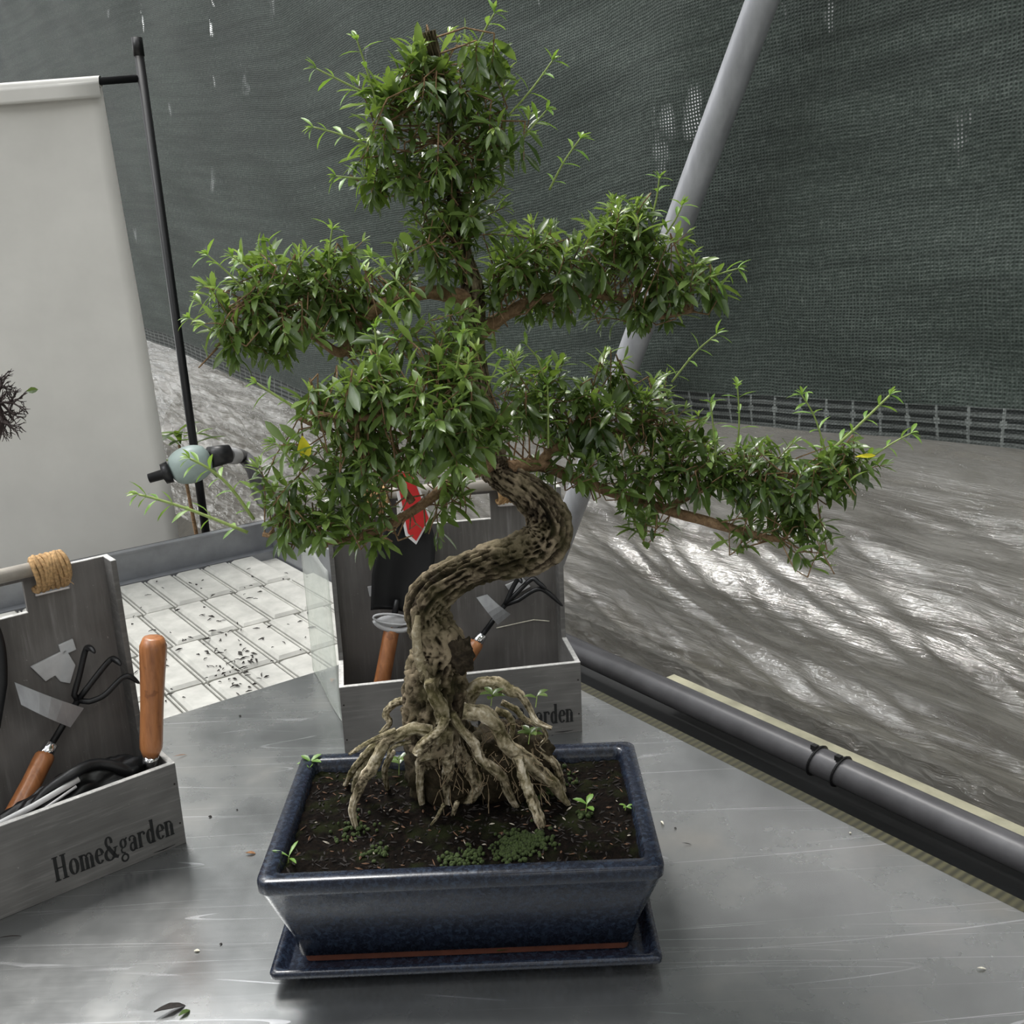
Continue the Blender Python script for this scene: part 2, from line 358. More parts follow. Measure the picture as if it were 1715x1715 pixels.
# ------------------------------------------------------------------ the greenhouse: ground, net, film, tubes
b = MB(); b.grid([[Vector((x, y, -.82)) for x in (-6, 6)] for y in (-3, 9)])
struct(b.build('floor', GROUND))
EDGE = [(-4.5, .50), (-3.0, .44), (-2.05, .385), (-1.21, .315), (-.88, .290), (-.4, .325), (0, .375), (.42, .432), (.62, .444), (.97, .466), (1.8, .50)]
def edge(a):
    for (a0, z0), (a1, z1) in zip(EDGE, EDGE[1:]):
        if a <= a1: u = (a-a0)/(a1-a0); u = u*u*(3-2*u)*.5+u*.5; return z0+(z1-z0)*u
    return EDGE[-1][1]
def netb(a, v):
    r = .012*nz((a*1.3+v*.7, v*.8-a*.3, 3), 1.6)+.010*nz((a*3, (v+a*.45)*9, 1), 1)
    d = abs(a-(.25+v*.35)); return .165+r-.02*math.exp(-(d/.12)**2)*min(1, v*3)
rows = []; uv = []
for i in range(90):
    v = (i/89)**1.2*2.0; row = []
    for j in range(240):
        a = -4.2+j/239*5.8; row.append(W(a, netb(a, v), edge(a)+v)); uv.append((a+v*.06, v))
    rows.append(row)
b = MB(); b.grid(rows); tag(b.build('shade_net', NET, smooth=True, uv=uv), 'dark grey-green woven shade net hanging behind the tree, hem knotted along its bottom', 'shade net')
rows = []; uv = []
for i in range(190):
    t = i/189; row = []
    for j in range(420):
        a = -2.6+j/419*4.2; top = edge(a)+.12
        z = top-(top+.30)*t; q = a*.45+z*1.5; e_ = edge(a)
        roll = max(0, 1-((z-.045)/.05)**2)
        bb = .195-.035*roll+(.045*min(1, max(0, (.0-z)/.02)))-.048*math.exp(-((z-.165)/.08)**2)*min(1, max(.25, (a+.4)/.8))
        am = .35+.65*min(1, max(0, (edge(a)+.02-z)/.12))
        f1 = (.5-abs(nz((a*1.6, q*5.5, 2), 1.2)))*.035
        f2 = (.4-abs(nz((a*4.5+9, q*20, 5), 1)))*.022
        up = min(1, max(.15, 1-(z-(e_-.16))/.10))
        f2 *= up; f3 = (abs(nz((a*9, q*26, 9), 1))*-.012+nz((a*30, q*50, 1), 1)*.0015)*up
        f3 += roll*(.5-abs(nz((a*2.2, (z+.02*nz((a*2, 0, 0), 1))*70, 11), 1)))*.009
        if z < .02: f3 += .009*nz((a*60, z*14, 7), 1)
        am *= min(1, max(.4, (a+1.0)/1.2)); row.append(W(a, bb+(f1+f2)*am+f3, z)); uv.append((a, z))
    rows.append(row)
b = MB(); b.grid(rows); tag(b.build('plastic_film', FILM, smooth=True, uv=uv), 'crinkled translucent plastic film below the shade net, behind the grey pipe', 'plastic film')
# earth bank outside the film
b = MB(); rows = []
for i in range(16):
    rows.append([W(-4.2+j*.2, .34+i*.05+.03*nz((j, i, 0), .7), -.82+i*.062+.03*nz((j, i, 4), .8)) for j in range(30)])
b.grid(rows); struct(b.build('trim_1', GROUND, smooth=True))['label'] = 'earth bank outside the film'
def tubeobj(name, pts, r, mat, k=20): b = MB(); b.tube(pts, r, k); return b.build(name, mat, smooth=True)
# leaning tube
p0 = atb(1292, -40, .09); p1 = atb(1046, 620, .09); d = (p1-p0).normalized()
t = thing('greenhouse_tube', 'long weathered grey metal tube leaning diagonally in front of the shade net', 'tube', W(.02, .09, -.1))
b = MB(); q0 = p0-d*.5; q1 = p1+d*.55; b.tube([q0.lerp(q1, i/30) for i in range(31)], .0205, 20); b.build('tube', GALV, t, smooth=True)
# rail pipe along the table with elbow and valve
t = thing('grey_pipe', 'long round grey pipe lying along the right edge of the steel table', 'pipe', W(1.0, .098, -.02))
PE = atb(448, 838, .098); aE = (PE-C0).dot(EA)
b = MB(); pts = [W(1.9-(1.9-aE)*i/40, .098, 0) for i in range(41)]
E1 = atb(428, 815, .098); E2 = atb(424, 785, .098); E3 = atb(405, 765, .098); E4 = aty(372, 762, 2.62)
P0 = pts[-1]; pts = pts[:-1]
tail = smooth_path([pts[-1], P0.lerp(E1, .5), E2, E3, E4], 26)
b.tube(pts+[Vector(q) for q in tail[1:]], .0205, 20); b.build('pipe', GREYPIPE, t, smooth=True)
def atie(a):
    b = MB(); c = W(a, .098, 0)
    for q in range(24):
        pass
    b.tube([c+(EB*cos(2*pi*i/24)+Z*sin(2*pi*i/24))*.0222+EA*.004*sin(2*pi*i/24) for i in range(25)], .0016, 6)
    b.box(c+(EB*-.3+Z*.95).normalized()*.024, EA, EB, Z, -.004, .004, -.004, .004, -.003, .004)
    return b.build('cable_tie', BLACKP, t)
for px in (1368, 1408):
    P = atb(px, 1290 if px < 1400 else 1305, .098); atie((P-C0).dot(EA))
# collar on the pipe end and valve
v0 = aty(372, 762, 2.62); v1 = aty(352, 766, 2.60); v2 = aty(285, 790, 2.56); v3 = aty(256, 799, 2.55)
t = thing('pipe_valve', 'pale green-grey plastic valve with black ends in front of the banner pole', 'valve', aty(320, 800, 2.58))
vb = MB(); c = (v1+v2)/2; ax = (v2-v1).normalized()
vb.tube([v1.lerp(v2, i/12) for i in range(13)], [.018+.030*math.sin(pi*min(1, max(0, i/12)))**.45 for i in range(13)], 20)
vb.build('valve_body', simple('pale_green_grey_plastic', (.34, .42, .40), .45, 0, .08), t, smooth=True)
b = MB(); b.tube([v0+(v0-v1).normalized()*.02, v0, v1], [.024, .026, .028], 16); b.build('black_fitting', BLACKP, t, smooth=True); b = MB(); b.tube([v2, v2+ax*.018, v2+ax*.02, v3+ax*.01], [.028, .026, .013, .012], 14)
b.build('black_fitting', BLACKP, t, smooth=True)
b = MB(); b.tube([E3+(v0-E3)*k for k in (.35, .75)], .0225, 18); b.build('collar', WHITEP, t, smooth=True)
# lath, hose and ribbed panel between table and pipe
b = MB(); b.box(W(0, 0, 0), EA, EB, Z, .42, 1.9, .124, .154, -.012, .000)
tag(b.build('wooden_lath', LATH), 'thin yellowish lath running behind the grey pipe', 'lath')
b = MB(); b.tube([W(.02+i*.1, 0.052+.003*sin(i), -.040) for i in range(23)], .009, 12)
tag(b.build('rubber_hose', DARKP, smooth=True), 'thin black hose in the gap between steel table and grey pipe', 'hose')
b = MB(); b.box(W(0, 0, 0), EA, EB, Z, 0, 2.2, .002, .026, -.020, -.006)
o = b.build('ribbed_panel', RIB, thing('ribbed_panel', 'olive ribbed plastic strip along the right edge of the steel table', 'panel', W(0, .004, -.04), YA))
b = MB(); b.box(W(0, 0, 0), EA, EB, Z, -.9, 2.2, .048, .17, -.075, -.055)
tag(b.build('gutter_strip', DARKP), 'dark gutter floor beneath the grey pipe beside the steel table', 'gutter')

# ------------------------------------------------------------------ table
t = thing('steel_table', 'worn scratched stainless steel table top carrying pot and tool boxes', 'table', W(.9, -.7, -.8), YA)
b = MB(); b.box(C0, EA, EB, Z, 0, 2.3, -1.6, 0, -.028, 0); b.build('tabletop', STEEL, t, bevel=.002)
for a_, b_ in ((.06, -.06), (.06, -1.5), (2.2, -.06), (2.2, -1.5)):
    b = MB(); b.tube([W(a_, b_, -.815), W(a_, b_, -.028)], .02, 12); b.build('leg', ALU, t, smooth=True)
# ------------------------------------------------------------------ flood bench with moulded pads
t = thing('grow_bench', 'aluminium-rimmed greenhouse bench lined with white moulded pads behind the steel table', 'bench', W(-.5, -.8, -.8), YA)
TZ = -.06; b = MB()
b.box(C0, EA, EB, Z, -.93, -.004, -2.3, .03, TZ-.045, TZ-.026)
ks = range(-31, 6)
rowsA = [(-.905, -.68), (-.672, -.452), (-.445, -.235), (-.228, -.014)]
for r, (a0, a1) in enumerate(rowsA):
    sh = [.0, -.012, -.030, -.032][r]; am = (a0+a1)/2
    for k in ks:
        b0 = -.316+sh+.0712*k; b1 = b0+.0712
        if b1 > .03: continue
        g0, g1 = .006, .0095
        base = [W(a0, b0+.003, TZ-.026), W(a1, b0+.003, TZ-.026), W(a1, b1-.003, TZ-.026), W(a0, b1-.003, TZ-.026)]
        j = .0012*nz((r, k, 3), 3.3)
        mid = [W(a0+.002, b0+.006, TZ-.006), W(a1-.002, b0+.006, TZ-.006), W(a1-.002, b1-.006, TZ-.006), W(a0+.002, b1-.006, TZ-.006)]
        top = [W(a0+g1, b0+g1+.002, TZ+j), W(a1-g1, b0+g1+.002, TZ+j), W(a1-g1, b1-g1-.002, TZ+j), W(a0+g1, b1-g1-.002, TZ+j)]
        b.add(base+mid+top, [(i, (i+1) % 4, 4+(i+1) % 4, 4+i) for i in range(4)]+[(4+i, 4+(i+1) % 4, 8+(i+1) % 4, 8+i) for i in range(4)]+[(8, 9, 10, 11)])
        b.tube([W(a0, b0, TZ-.008), W(a1, b0, TZ-.008)], .0024, 6)
b.build('pad_liner', TRAYM, t, bevel=0)
b = MB()
b.box(C0, EA, EB, Z, -.952, -.946, -2.3, .045, TZ-.06, .004); b.box(C0, EA, EB, Z, -.964, -.940, -2.3, .045, .004, .008)
b.box(C0, EA, EB, Z, -.946, -.915, -2.3, .045, TZ-.03, TZ-.004)
b.box(C0, EA, EB, Z, -.96, -.004, .036, .045, TZ-.06, .006)
b.build('rim', ALU, t)
b = MB(); b.box(C0, EA, EB, Z, -.9645, -.9635, -2.3, .045, -.06, .0085); b.build('rim_gasket', BLACKP, t)
for a_, b_ in ((-.9, -.02), (-.9, -2.2), (-.08, -2.2), (-.08, -.9)):
    b = MB(); b.tube([W(a_, b_, -.815), W(a_, b_, TZ-.045)], .02, 10); b.build('leg', ALU, t, smooth=True)
b = MB()
for i in range(150):
    r = random.random()
    if r < .55: P = atz(random.gauss(385, 35), random.gauss(1098, 28), TZ+.002)
    else: P = atz(random.uniform(215, 530), random.uniform(930, 1180), TZ+.002)
    a_ = (P-C0).dot(EA); b_ = (P-C0).dot(EB)
    if not (-.9 < a_ < -.02 and b_ < .0): continue
    th = random.random()*6; L = random.uniform(.002, .009)
    d = Vector((cos(th), sin(th), 0)); b.tube([P-d*L, P+Vector((random.uniform(-.002, .002), 0, .001)), P+d*L], [.0005, random.uniform(.0007, .0022), .0005], 5)
tag(b.build('leaf_litter', DARKBIT), 'dark crumbs and leaf bits scattered over the white bench pads', 'leaf litter', kind='stuff')

# ------------------------------------------------------------------ banner on a stand
BY = 2.75
t = thing('banner_stand', 'black metal stand whose pole rises right of the blank cream banner', 'banner stand', aty(345, 900, BY)*1+Vector((0, 0, -.82-aty(345, 900, BY).z)))
pt = aty(230, 72, BY); pb = aty(346, 900, BY); b = MB(); dd = (pb-pt).normalized(); px = pb+dd*((pb.z+.8)/-dd.z)
b.tube([pt, px], .0115, 12); b.build('pole', BLACKM, t, smooth=True)
b = MB(); b.tube([pt+dd*-.012, pt+dd*.03], .0135, 12); b.build('end_cap', BLACKP, t, smooth=True)
c1 = aty(236, 131, BY); c2 = aty(0, 149, BY-.04); c3 = c1+(c2-c1)*2.6
b = MB(); b.tube([c1, c3], .009, 10); b.build('crossbar', BLACKM, t, smooth=True)
b = MB(); b.tube([c3+Z*.08, Vector((c3.x, c3.y, -.8))], .0115, 12); b.build('pole', BLACKM, t, smooth=True)
b = MB(); b.tube([Vector((px.x, px.y-.25, -.805)), Vector((px.x, px.y+.25, -.805))], .012, 8); b.build('foot', BLACKM, t); b = MB(); b.tube([Vector((c3.x, c3.y-.25, -.805)), Vector((c3.x, c3.y+.25, -.805))], .012, 8); b.build('foot', BLACKM, t)
b = MB(); e0 = aty(168, 133, BY-.012); e1 = aty(302, 912, BY-.012); de = (e1-e0)
ax = (c2-c1).normalized(); rows = []
for i in range(40):
    tt = i/39*1.28-.0; q = e0+de*tt; row = []
    for j in range(30):
        s = j/29*1.05
        row.append(q+ax*s+Y*(.004*sin(s*9+tt*3)+.006*nz((s*2, tt*2, 0), 1.5)))
    rows.append(row)
b.grid(rows, Vector((0, .0016, 0)))
ban = b.build('banner', BANNER, smooth=True); tag(ban, 'large blank cream cloth banner hanging behind the left tool box', 'banner')
b = MB(); rows = []
for i in range(13):
    an = i/12*2*pi*.9; row = []
    for j in range(12):
        s = j/11*1.05; row.append(c1+(e0-c1).dot(ax)*ax+ax*s+Y*(-.013*cos(an))+Z*(.013*sin(an)))
    rows.append(row)
b.grid(rows)
rows = []
for i in range(6):
    rows.append([c1+(e0-c1).dot(ax)*ax+ax*(j/11*1.05)+Y*(-.0145)+Z*(-i*.0076) for j in range(12)])
b.grid(rows, Y*.001); b.build('hem', BANNER, ban, smooth=True)

# ------------------------------------------------------------------ tool boxes
WB, HF, DF, DB, HB, TK = .352, .113, .104, .142, .352, .007
def stroke(b, O, ex, ez, n, pts, w):
    pts = [Vector(p) for p in pts]; L = []; R = []
    for i, p in enumerate(pts):
        t = pts[min(i+1, len(pts)-1)]-pts[max(i-1, 0)]; t.normalize(); q = Vector((-t.y, t.x))
        wi = w[i] if hasattr(w, '__len__') else w
        L.append(p+q*wi/2); R.append(p-q*wi/2)
    P = [O+ex*p.x+ez*p.y+n for p in L]+[O+ex*p.x+ez*p.y+n for p in R]; k = len(pts)
    b.add(P, [(i, i+1, k+i+1, k+i) for i in range(k-1)])
def arc(cx, cy, rx, ry, a0, a1, n=12): return [(cx+rx*cos(radians(a0+(a1-a0)*i/n)), cy+ry*sin(radians(a0+(a1-a0)*i/n))) for i in range(n+1)]
def aw(a0, a1, thin, thick, n=12):  # thick at the sides, thin at top and bottom
    return [thin+(thick-thin)*abs(cos(radians(a0+(a1-a0)*i/n))) for i in range(n+1)]
def glyph(ch):
    T, h = .17, .06; S = []
    def st(x, y0, y1, w=T): S.append(([(x, y0), (x, y1)], w))
    def se(x, y, w=.36): S.append(([(x-w/2, y), (x+w/2, y)], h))
    if ch == 'H':
        for x in (.16, .62): st(x, 0, 1.5); se(x, .03); se(x, 1.47)
        S.append(([(.16, .76), (.62, .76)], .08)); return S, .86
    if ch == 'o': S.append((arc(.3, .5, .2, .47, 0, 360, 24), aw(0, 360, .06, .17, 24))); return S, .62
    if ch == 'm':
        st(.14, 0, 1); se(.14, .03, .3); se(.08, .96, .16)
        for x in (.14, .44):
            S.append((arc(x+.15, .72, .15, .23, 170, 0, 8), .09)); st(x+.30, 0, .74); se(x+.3, .03, .26)
        return S, .92
    if ch == 'n':
        st(.14, 0, 1); se(.14, .03, .3); se(.08, .96, .16)
        S.append((arc(.30, .72, .16, .23, 170, 0, 8), .09)); st(.46, 0, .74); se(.46, .03, .28); return S, .66
    if ch == 'e':
        S.append((arc(.29, .5, .19, .46, 10, 320, 20), aw(10, 320, .06, .17, 20))); S.append(([(.12, .55), (.48, .55)], .07)); return S, .56
    if ch == 'a':
        S.append((arc(.24, .78, .17, .18, 170, 0, 8), .09)); st(.40, .05, .8); se(.46, .04, .16)
        S.append((arc(.24, .27, .14, .25, 60, 330, 14), .11)); S.append((arc(.1, .76, .03, .05, 0, 360, 8), .07)); return S, .58
    if ch == 'r':
        st(.14, 0, 1); se(.14, .03, .3); se(.08, .96, .16); S.append((arc(.32, .70, .16, .25, 165, 50, 6), .10)); S.append((arc(.43, .82, .03, .05, 0, 360, 8), .09)); return S, .52
    if ch == 'd':
        st(.44, 0, 1.5); se(.38, 1.46, .16); se(.50, .04, .18); S.append((arc(.27, .48, .15, .45, 40, 320, 18), aw(40, 320, .06, .17, 18))); return S, .64
    if ch == 'g':
        S.append((arc(.28, .70, .15, .27, 0, 360, 20), aw(0, 360, .06, .13, 20))); S.append((arc(.28, -.22, .19, .22, 0, 360, 20), .10))
        S.append(([(.20, .45), (.12, .32), (.16, .16), (.34, .06)], .09)); S.append(([(.40, .88), (.54, 1.0)], .09)); return S, .60
    if ch == '&':
        S.append((arc(.36, 1.12, .16, .32, -20, 250, 16), aw(-20, 250, .07, .14, 16))); S.append(([(.28, .86), (.44, .52), (.66, .1), (.84, .03)], .19))
        S.append((arc(.34, .34, .25, .36, 95, 325, 16), aw(95, 325, .07, .17, 16))); S.append(([(.53, .16), (.66, .42), (.72, .66)], .09)); S.append(([(.58, .68), (.86, .68)], .06)); return S, .92
    return S, .5
def toolbox(P, yaw, label, worn):
    t = thing('garden_tool_box', label, 'tool box', P, yaw, None)
    U = Vector((cos(yaw), sin(yaw), 0)); V = Vector((-sin(yaw), cos(yaw), 0))
    def panel(name, f, mats=(WOODG, WEDGE)):
        b = MB(); f(b); return b.build(name, list(mats), t, bevel=.0006)
    def fr(b):
        b.box(P, U, V, Z, -WB, 0, 0, TK, 0, HF-.0012); b.m = 1; b.box(P, U, V, Z, -WB, 0, 0, TK, HF-.0012, HF)
    fp = panel('front_panel', fr)
    for x0 in (-WB, -TK):
        def sf(b, x0=x0):
            pr = [(TK, 0), (DB-TK, 0), (DB-TK, HB), (DF+.004, HB), (DF, HF+.01), (DF-.004, HF-.002), (TK, HF-.002)]
            b.prism([P+U*x0+V*y+Z*z for y, z in pr], U*TK)
            b.m = 1; b.box(P, U, V, Z, x0, x0+TK, TK, DF-.006, HF-.002, HF)
            b.box(P, U, V, Z, x0, x0+TK, DF+.004, DB-TK, HB, HB+.001)
        panel('side_panel', sf)
    def bk(b):
        xs = [-WB, -.247, -.200, -.152, -.105, -.0935, -.052, 0]; zs = [0, .304, .322, .336, .3445, HB-.0]
        hole = lambda x, z: (-.247 < x < -.105 and .304 < z < .3445 and True) or (-.0935 < x < -.052 and .322 < z < .336) or (-.31 < x < -.262 and .322 < z < .336)
        xs = sorted(set(xs+[-.30, -.262])); xs = [-.3 if abs(x+.31) < .001 else x for x in xs]
        hole = lambda x, z: (-.247 < x < -.105 and .304 < z < .3445) or (-.0935 < x < -.052 and .322 < z < .336) or (-.30 < x < -.262 and .322 < z < .336)
        for i in range(len(xs)-1):
            for j in range(len(zs)-1):
                if not hole((xs[i]+xs[i+1])/2, (zs[j]+zs[j+1])/2): b.box(P, U, V, Z, xs[i], xs[i+1], DB-TK, DB, zs[j], zs[j+1])
        b.m = 1
        b.box(P, U, V, Z, -.247, -.105, DB-TK-.0005, DB, .3035, .3045); b.box(P, U, V, Z, -WB, 0, DB-TK, DB, HB, HB+.001)
    b = MB(); bk(b); b.build('back_panel', [WOODGV, WEDGE], t)
    b = MB(); b.box(P, U, V, Z, -WB+TK, -TK, TK, DB-TK, .002, .008); b.build('bottom_panel', WOODG, t)
    # dowel handle tied on with jute
    b = MB(); b.tube([P+U*x+V*(DB-TK-.010)+Z*.3600 for x in (-.290, -.17, -.066)], .0088, 16); b.build('dowel_handle', DOWEL, t, smooth=True)
    for xc in (-.075, -.281):
        b = MB()
        for k in range(9):
            x = xc-.018+k*.0045; ph = random.random()*.002
            cy, cz = DB-TK-.006, .353; pts = []
            for i in range(25):
                an = 2*pi*i/24; ry = .0155; rz = .0235 if sin(an) < 0 else .0185
                pts.append(P+U*(x+.0018*sin(an*2+k))+V*(cy+ry*cos(an))+Z*(cz+rz*sin(an)+ph))
            b.tube(pts, .0031, 7, fn=lambda q, d, s, a, r: q+d*.0006*nz(q, 900))
        for k in range(14):
            s = P+U*(xc+random.uniform(-.018, .018))+V*(DB-TK-.022)+Z*random.uniform(.335, .372)
            e_ = s+Vector((random.uniform(-.01, .01), random.uniform(-.008, 0), random.uniform(-.012, .01)))
            b.tube([s, (s+e_)/2+U*.002, e_], .0004, 4)
        b.build('jute_tie', ROPE, t, smooth=True)
    # printed words
    b = MB(); S = .0213; x = 0; glyphs = []
    for ch in 'Home&garden': g_, w_ = glyph(ch); glyphs.append((g_, x)); x += w_
    sx = .1455/x
    for g_, x0 in glyphs:
        for pts, w_ in g_:
            k = sx; sc = [(-.1575+(q[0]+x0)*k, .0185+q[1]*S) for q in pts]
            ww = [v*(k+.0035) for v in w_] if hasattr(w_, '__len__') else w_*(k+.0035)
            stroke(b, P, U, Z, -V*.0005, sc, ww)
    if True:
        stroke(b, P, U, Z, -V*.0005, [(-.042, .0045), (-.03, .0035), (-.014, .0042)], [.0005, .0016, .0006])
    b.build('lettering', INK, fp)
    # nail heads
    for zz in (.03, .085):
        for xx in (-.0045, -WB+.0045):
            b = MB(); b.tube([P+U*xx-V*.0004+Z*zz, P+U*xx+V*.001+Z*zz], .0013, 8); b.build('nail_head', DARKBIT, fp)
    return t, U, V
y1, y2 = radians(39.3), radians(8.7)
P1 = Vector((-.4300, 1.1572, 0)); P2 = Vector((.0915, 1.4082, 0))
B1, U1, V1 = toolbox(P1, y1, 'grey wooden tool box at the left edge, its full printed words readable', True)
B2, U2, V2 = toolbox(P2, y2, 'grey wooden tool box standing right behind the blue bonsai pot', False)
for P, U, V, nm in ((P1, U1, V1, 0), (P2, U2, V2, 1)):
    pass

def handle_tube(b, p0, p1, r0, r1, wob=0, k=10):
    ax = (p1-p0); n = 16; R = []
    for i in range(n):
        s = i/(n-1); r = r0+(r1-r0)*s
        r *= 1-.10*sin(pi*s)
        if s < .08: r *= (.72+.28*(s/.08)**.5)
        if s > .92: r *= (.72+.28*((1-s)/.08)**.5)
        R.append(r)
    pts = [p0+ax*(i/(n-1)) for i in range(n)]
    pts = [p0-ax*.004]+pts+[p1+ax*.004]; R = [R[0]*.55]+R+[R[-1]*.55]
    b.tube(pts, R, k)
def hand_cultivator(P, U, V, pts, label, hend):
    # pts: dictionary of (u, depth, z) positions in the box
    L = lambda q: P+U*q[0]+V*q[1]+Z*q[2]
    t = thing('hoe_fork', label, 'garden tool', L(hend), 0, None)
    A, Bq = L(pts['hs']), L(pts['j']); h1 = L(hend)
    b = MB(); handle_tube(b, A, h1, .0125, .0145); b.build('wooden_handle', HANDLE, t, smooth=True)
    d = (Bq-A).normalized()
    b = MB(); b.tube([A-d*.004, A+d*.002, A+d*.012, A+d*.013], [.0105, .0092, .0085, .006], 16); b.build('ferrule', CHROME, t, smooth=True)
    b = MB(); b.tube([A+d*.01, Bq], .0042, 10); b.build('shaft', BLACKM, t, smooth=True)
    for ti in pts['tines']:
        b = MB(); pp = [Vector(q) for q in smooth_path([L(q) for q in ti], 18)]
        b.tube([Bq]+pp, [.0038]*(len(pp)-3)+[.0034, .0028, .0022, .0012], 8); b.build('tine', BLACKM, t, smooth=True)
    q = [L(c) for c in pts['blade']]; b = MB(); rows = []
    for i in range(7):
        s = i/6; rows.append([(q[0].lerp(q[1], s)).lerp(q[3].lerp(q[2], s), j/4)+V*(-.006*sin(pi*s)) for j in range(5)])
    b.grid(rows, -V*.0018); b.build('hoe_blade', GREYM, t)
    return t
dT = .112
hand_cultivator(P1, U1, V1, dict(hs=(-.120, dT-.012, .134), j=(-.0713, dT, .1827),
    tines=[[(-.0745, dT, .192), (-.065, dT, .214), (-.053, dT-.002, .246), (-.0495, dT-.012, .2505), (-.048, dT-.022, .247)],
           [(-.060, dT-.004, .196), (-.0285, dT-.006, .2247), (-.022, dT-.014, .2265), (-.0195, dT-.024, .222)],
           [(-.060, dT-.008, .180), (-.042, dT-.012, .1841), (-.0137, dT-.014, .2015), (.0, dT-.022, .190)]],
    blade=[(-.14, dT-.004, .2323), (-.0683, dT-.008, .1744), (-.0896, dT-.016, .1586), (-.139, dT-.012, .2051)]),
    'wood-handled hoe and three-tined fork in the left tool box', (-.178, .070, .075))
hand_cultivator(P2, U2, V2, dict(hs=(-.138, dT-.008, .120), j=(-.0927, dT, .1708),
    tines=[[(-.088, dT, .180), (-.078, dT, .200), (-.070, dT-.004, .2125), (-.067, dT-.014, .209)],
           [(-.075, dT-.002, .188), (-.050, dT-.004, .210), (-.040, dT-.010, .205), (-.030, dT-.018, .197)],
           [(-.072, dT-.004, .178), (-.045, dT-.008, .194), (-.028, dT-.012, .190), (-.006, dT-.022, .168)]],
    blade=[(-.1366, dT-.004, .189), (-.107, dT-.012, .1446), (-.0858, dT-.008, .1583), (-.1198, dT-.004, .1925)]),
    'wood-handled hoe and three-tined fork in the box behind the tree trunk', (-.190, .085, .055))
def trowel(P, U, V, sock, top, hend, label, wd=.043, lab=True):
    L = lambda q: P+U*q[0]+V*q[1]+Z*q[2]
    s0, s1, h1 = L(sock), L(top), L(hend); ax = (s1-s0); d = ax.normalized(); sd = d.cross(V).normalized()
    t = thing('hand_trowel', label, 'trowel', h1)
    b = MB(); handle_tube(b, s0-d*.020, h1, .0125, .0150); b.build('wooden_handle', HANDLE, t, smooth=True)
    b = MB(); b.tube([s0-d*.022, s0-d*.018, s0-d*.006, s0-d*.004], [.0108, .0096, .0090, .006], 16); b.build('ferrule', CHROME, t, smooth=True)
    b = MB(); rows = []
    for i in range(22):
        s = i/21
        wv = wd*((.86+.17*min(1, s*3.0))if s < .4 else 1.03*math.sqrt(max(0.0, 1-((s-.4)/.6)**2.4)))+.0005
        rows.append([s0+ax*s+sd*(wv*(j/6-1))+V*(-.016*(1-(j/6-1)**2)*-1*(1-.4*s))-V*.006 for j in range(13)])
    b.grid(rows, -V*.0015); b.build('blade', BLACKM, t, smooth=True)
    b = MB(); b.tube([s0-d*.006, s0+d*.02], [.0050, .0042], 12); b.build('neck', BLACKM, t, smooth=True)
    return t
trowel(P2, U2, V2, (-.262, .108, .178), (-.222, .120, .335), (-.303, .07, .030), 'black-bladed garden trowel with varnished wooden handle behind the tree trunk')
trowel(P1, U1, V1, (-.205, .108, .19), (-.176, .120, .345), (-.265, .07, .045), 'black-bladed trowel cut off by the left edge of the photo', .046)
# white holder clips
def clip(P, U, V, poly, label, dd=.125, th=.004):
    b = MB(); b.prism([P+U*x+V*(dd)+Z*z for x, z in poly], -V*th)
    return tag(b.build('tool_clip', WHITEP, bevel=.0008), label, 'clip')
clip(P1, U1, V1, [(-.114, .236), (-.070, .246), (-.062, .222), (-.072, .200), (-.083, .206), (-.088, .216), (-.100, .212)], 'ragged white plastic clip behind the hoe blade in the left box', .1345)
clip(P1, U1, V1, [(-.078, .254), (-.060, .257), (-.058, .242), (-.076, .239)], 'small square white clip above the ragged one in the left box', .1345)
clip(P2, U2, V2, [(-.088, .196), (-.060, .206), (-.048, .190), (-.076, .176)], 'pale clip behind the fork tines in the box behind the trunk', .1345)
clip(P2, U2, V2, [(-.300, .214), (-.286, .216), (-.284, .200), (-.298, .198)], 'white clip beside the trowel blade in the box behind the trunk', .1345)
b = MB(); c = P2+U2*-.262+V2*.108+Z*.178; rows = []
for i in range(2):
    pass
b.tube([c+U2*(.029*cos(2*pi*i/24)-.004)+Z*(.008*sin(2*pi*i/24)-.006-.012*cos(2*pi*i/24)*.5)-V2*.014 for i in range(25)], .0018, 8)
b.tube([c+U2*(.027*cos(pi+pi*i/16)-.004)+Z*(.013*sin(pi+pi*i/16)-.012-.012*cos(pi+pi*i/16)*.5)-V2*.011 for i in range(17)], .0042, 8)
b.blob(c-U2*.004-V2*.008-Z*.011, (.027, .006, .010), 3)
tag(b.build('tool_holder', WHITEP, smooth=True), 'white plastic ring cradling the shoulder of the black trowel blade', 'holder')
# red label card
def card(nm, px, Yd, mat, lab, off=0):
    b = MB(); b.prism([aty(x, y, Yd) for x, y in px], Y*.0006+Z*0); return b
YC = 1.478
b = MB(); b.m = 0; b.prism([aty(x, y, YC) for x, y in [(655, 780), (693, 792), (722, 868), (697, 912), (679, 897), (668, 845)]], Y*.0006)
rc = b.build('price_tag', [WHITEC], None); tag(rc, 'red and white card tag hanging over the black trowel blade', 'tag')
b = MB(); b.prism([aty(x, y, YC-.0012) for x, y in [(661, 786), (690, 795), (718, 868), (697, 906), (683, 893), (673, 842)]], Y*.0006)
rr = b.build('printed_face', RED, rc)
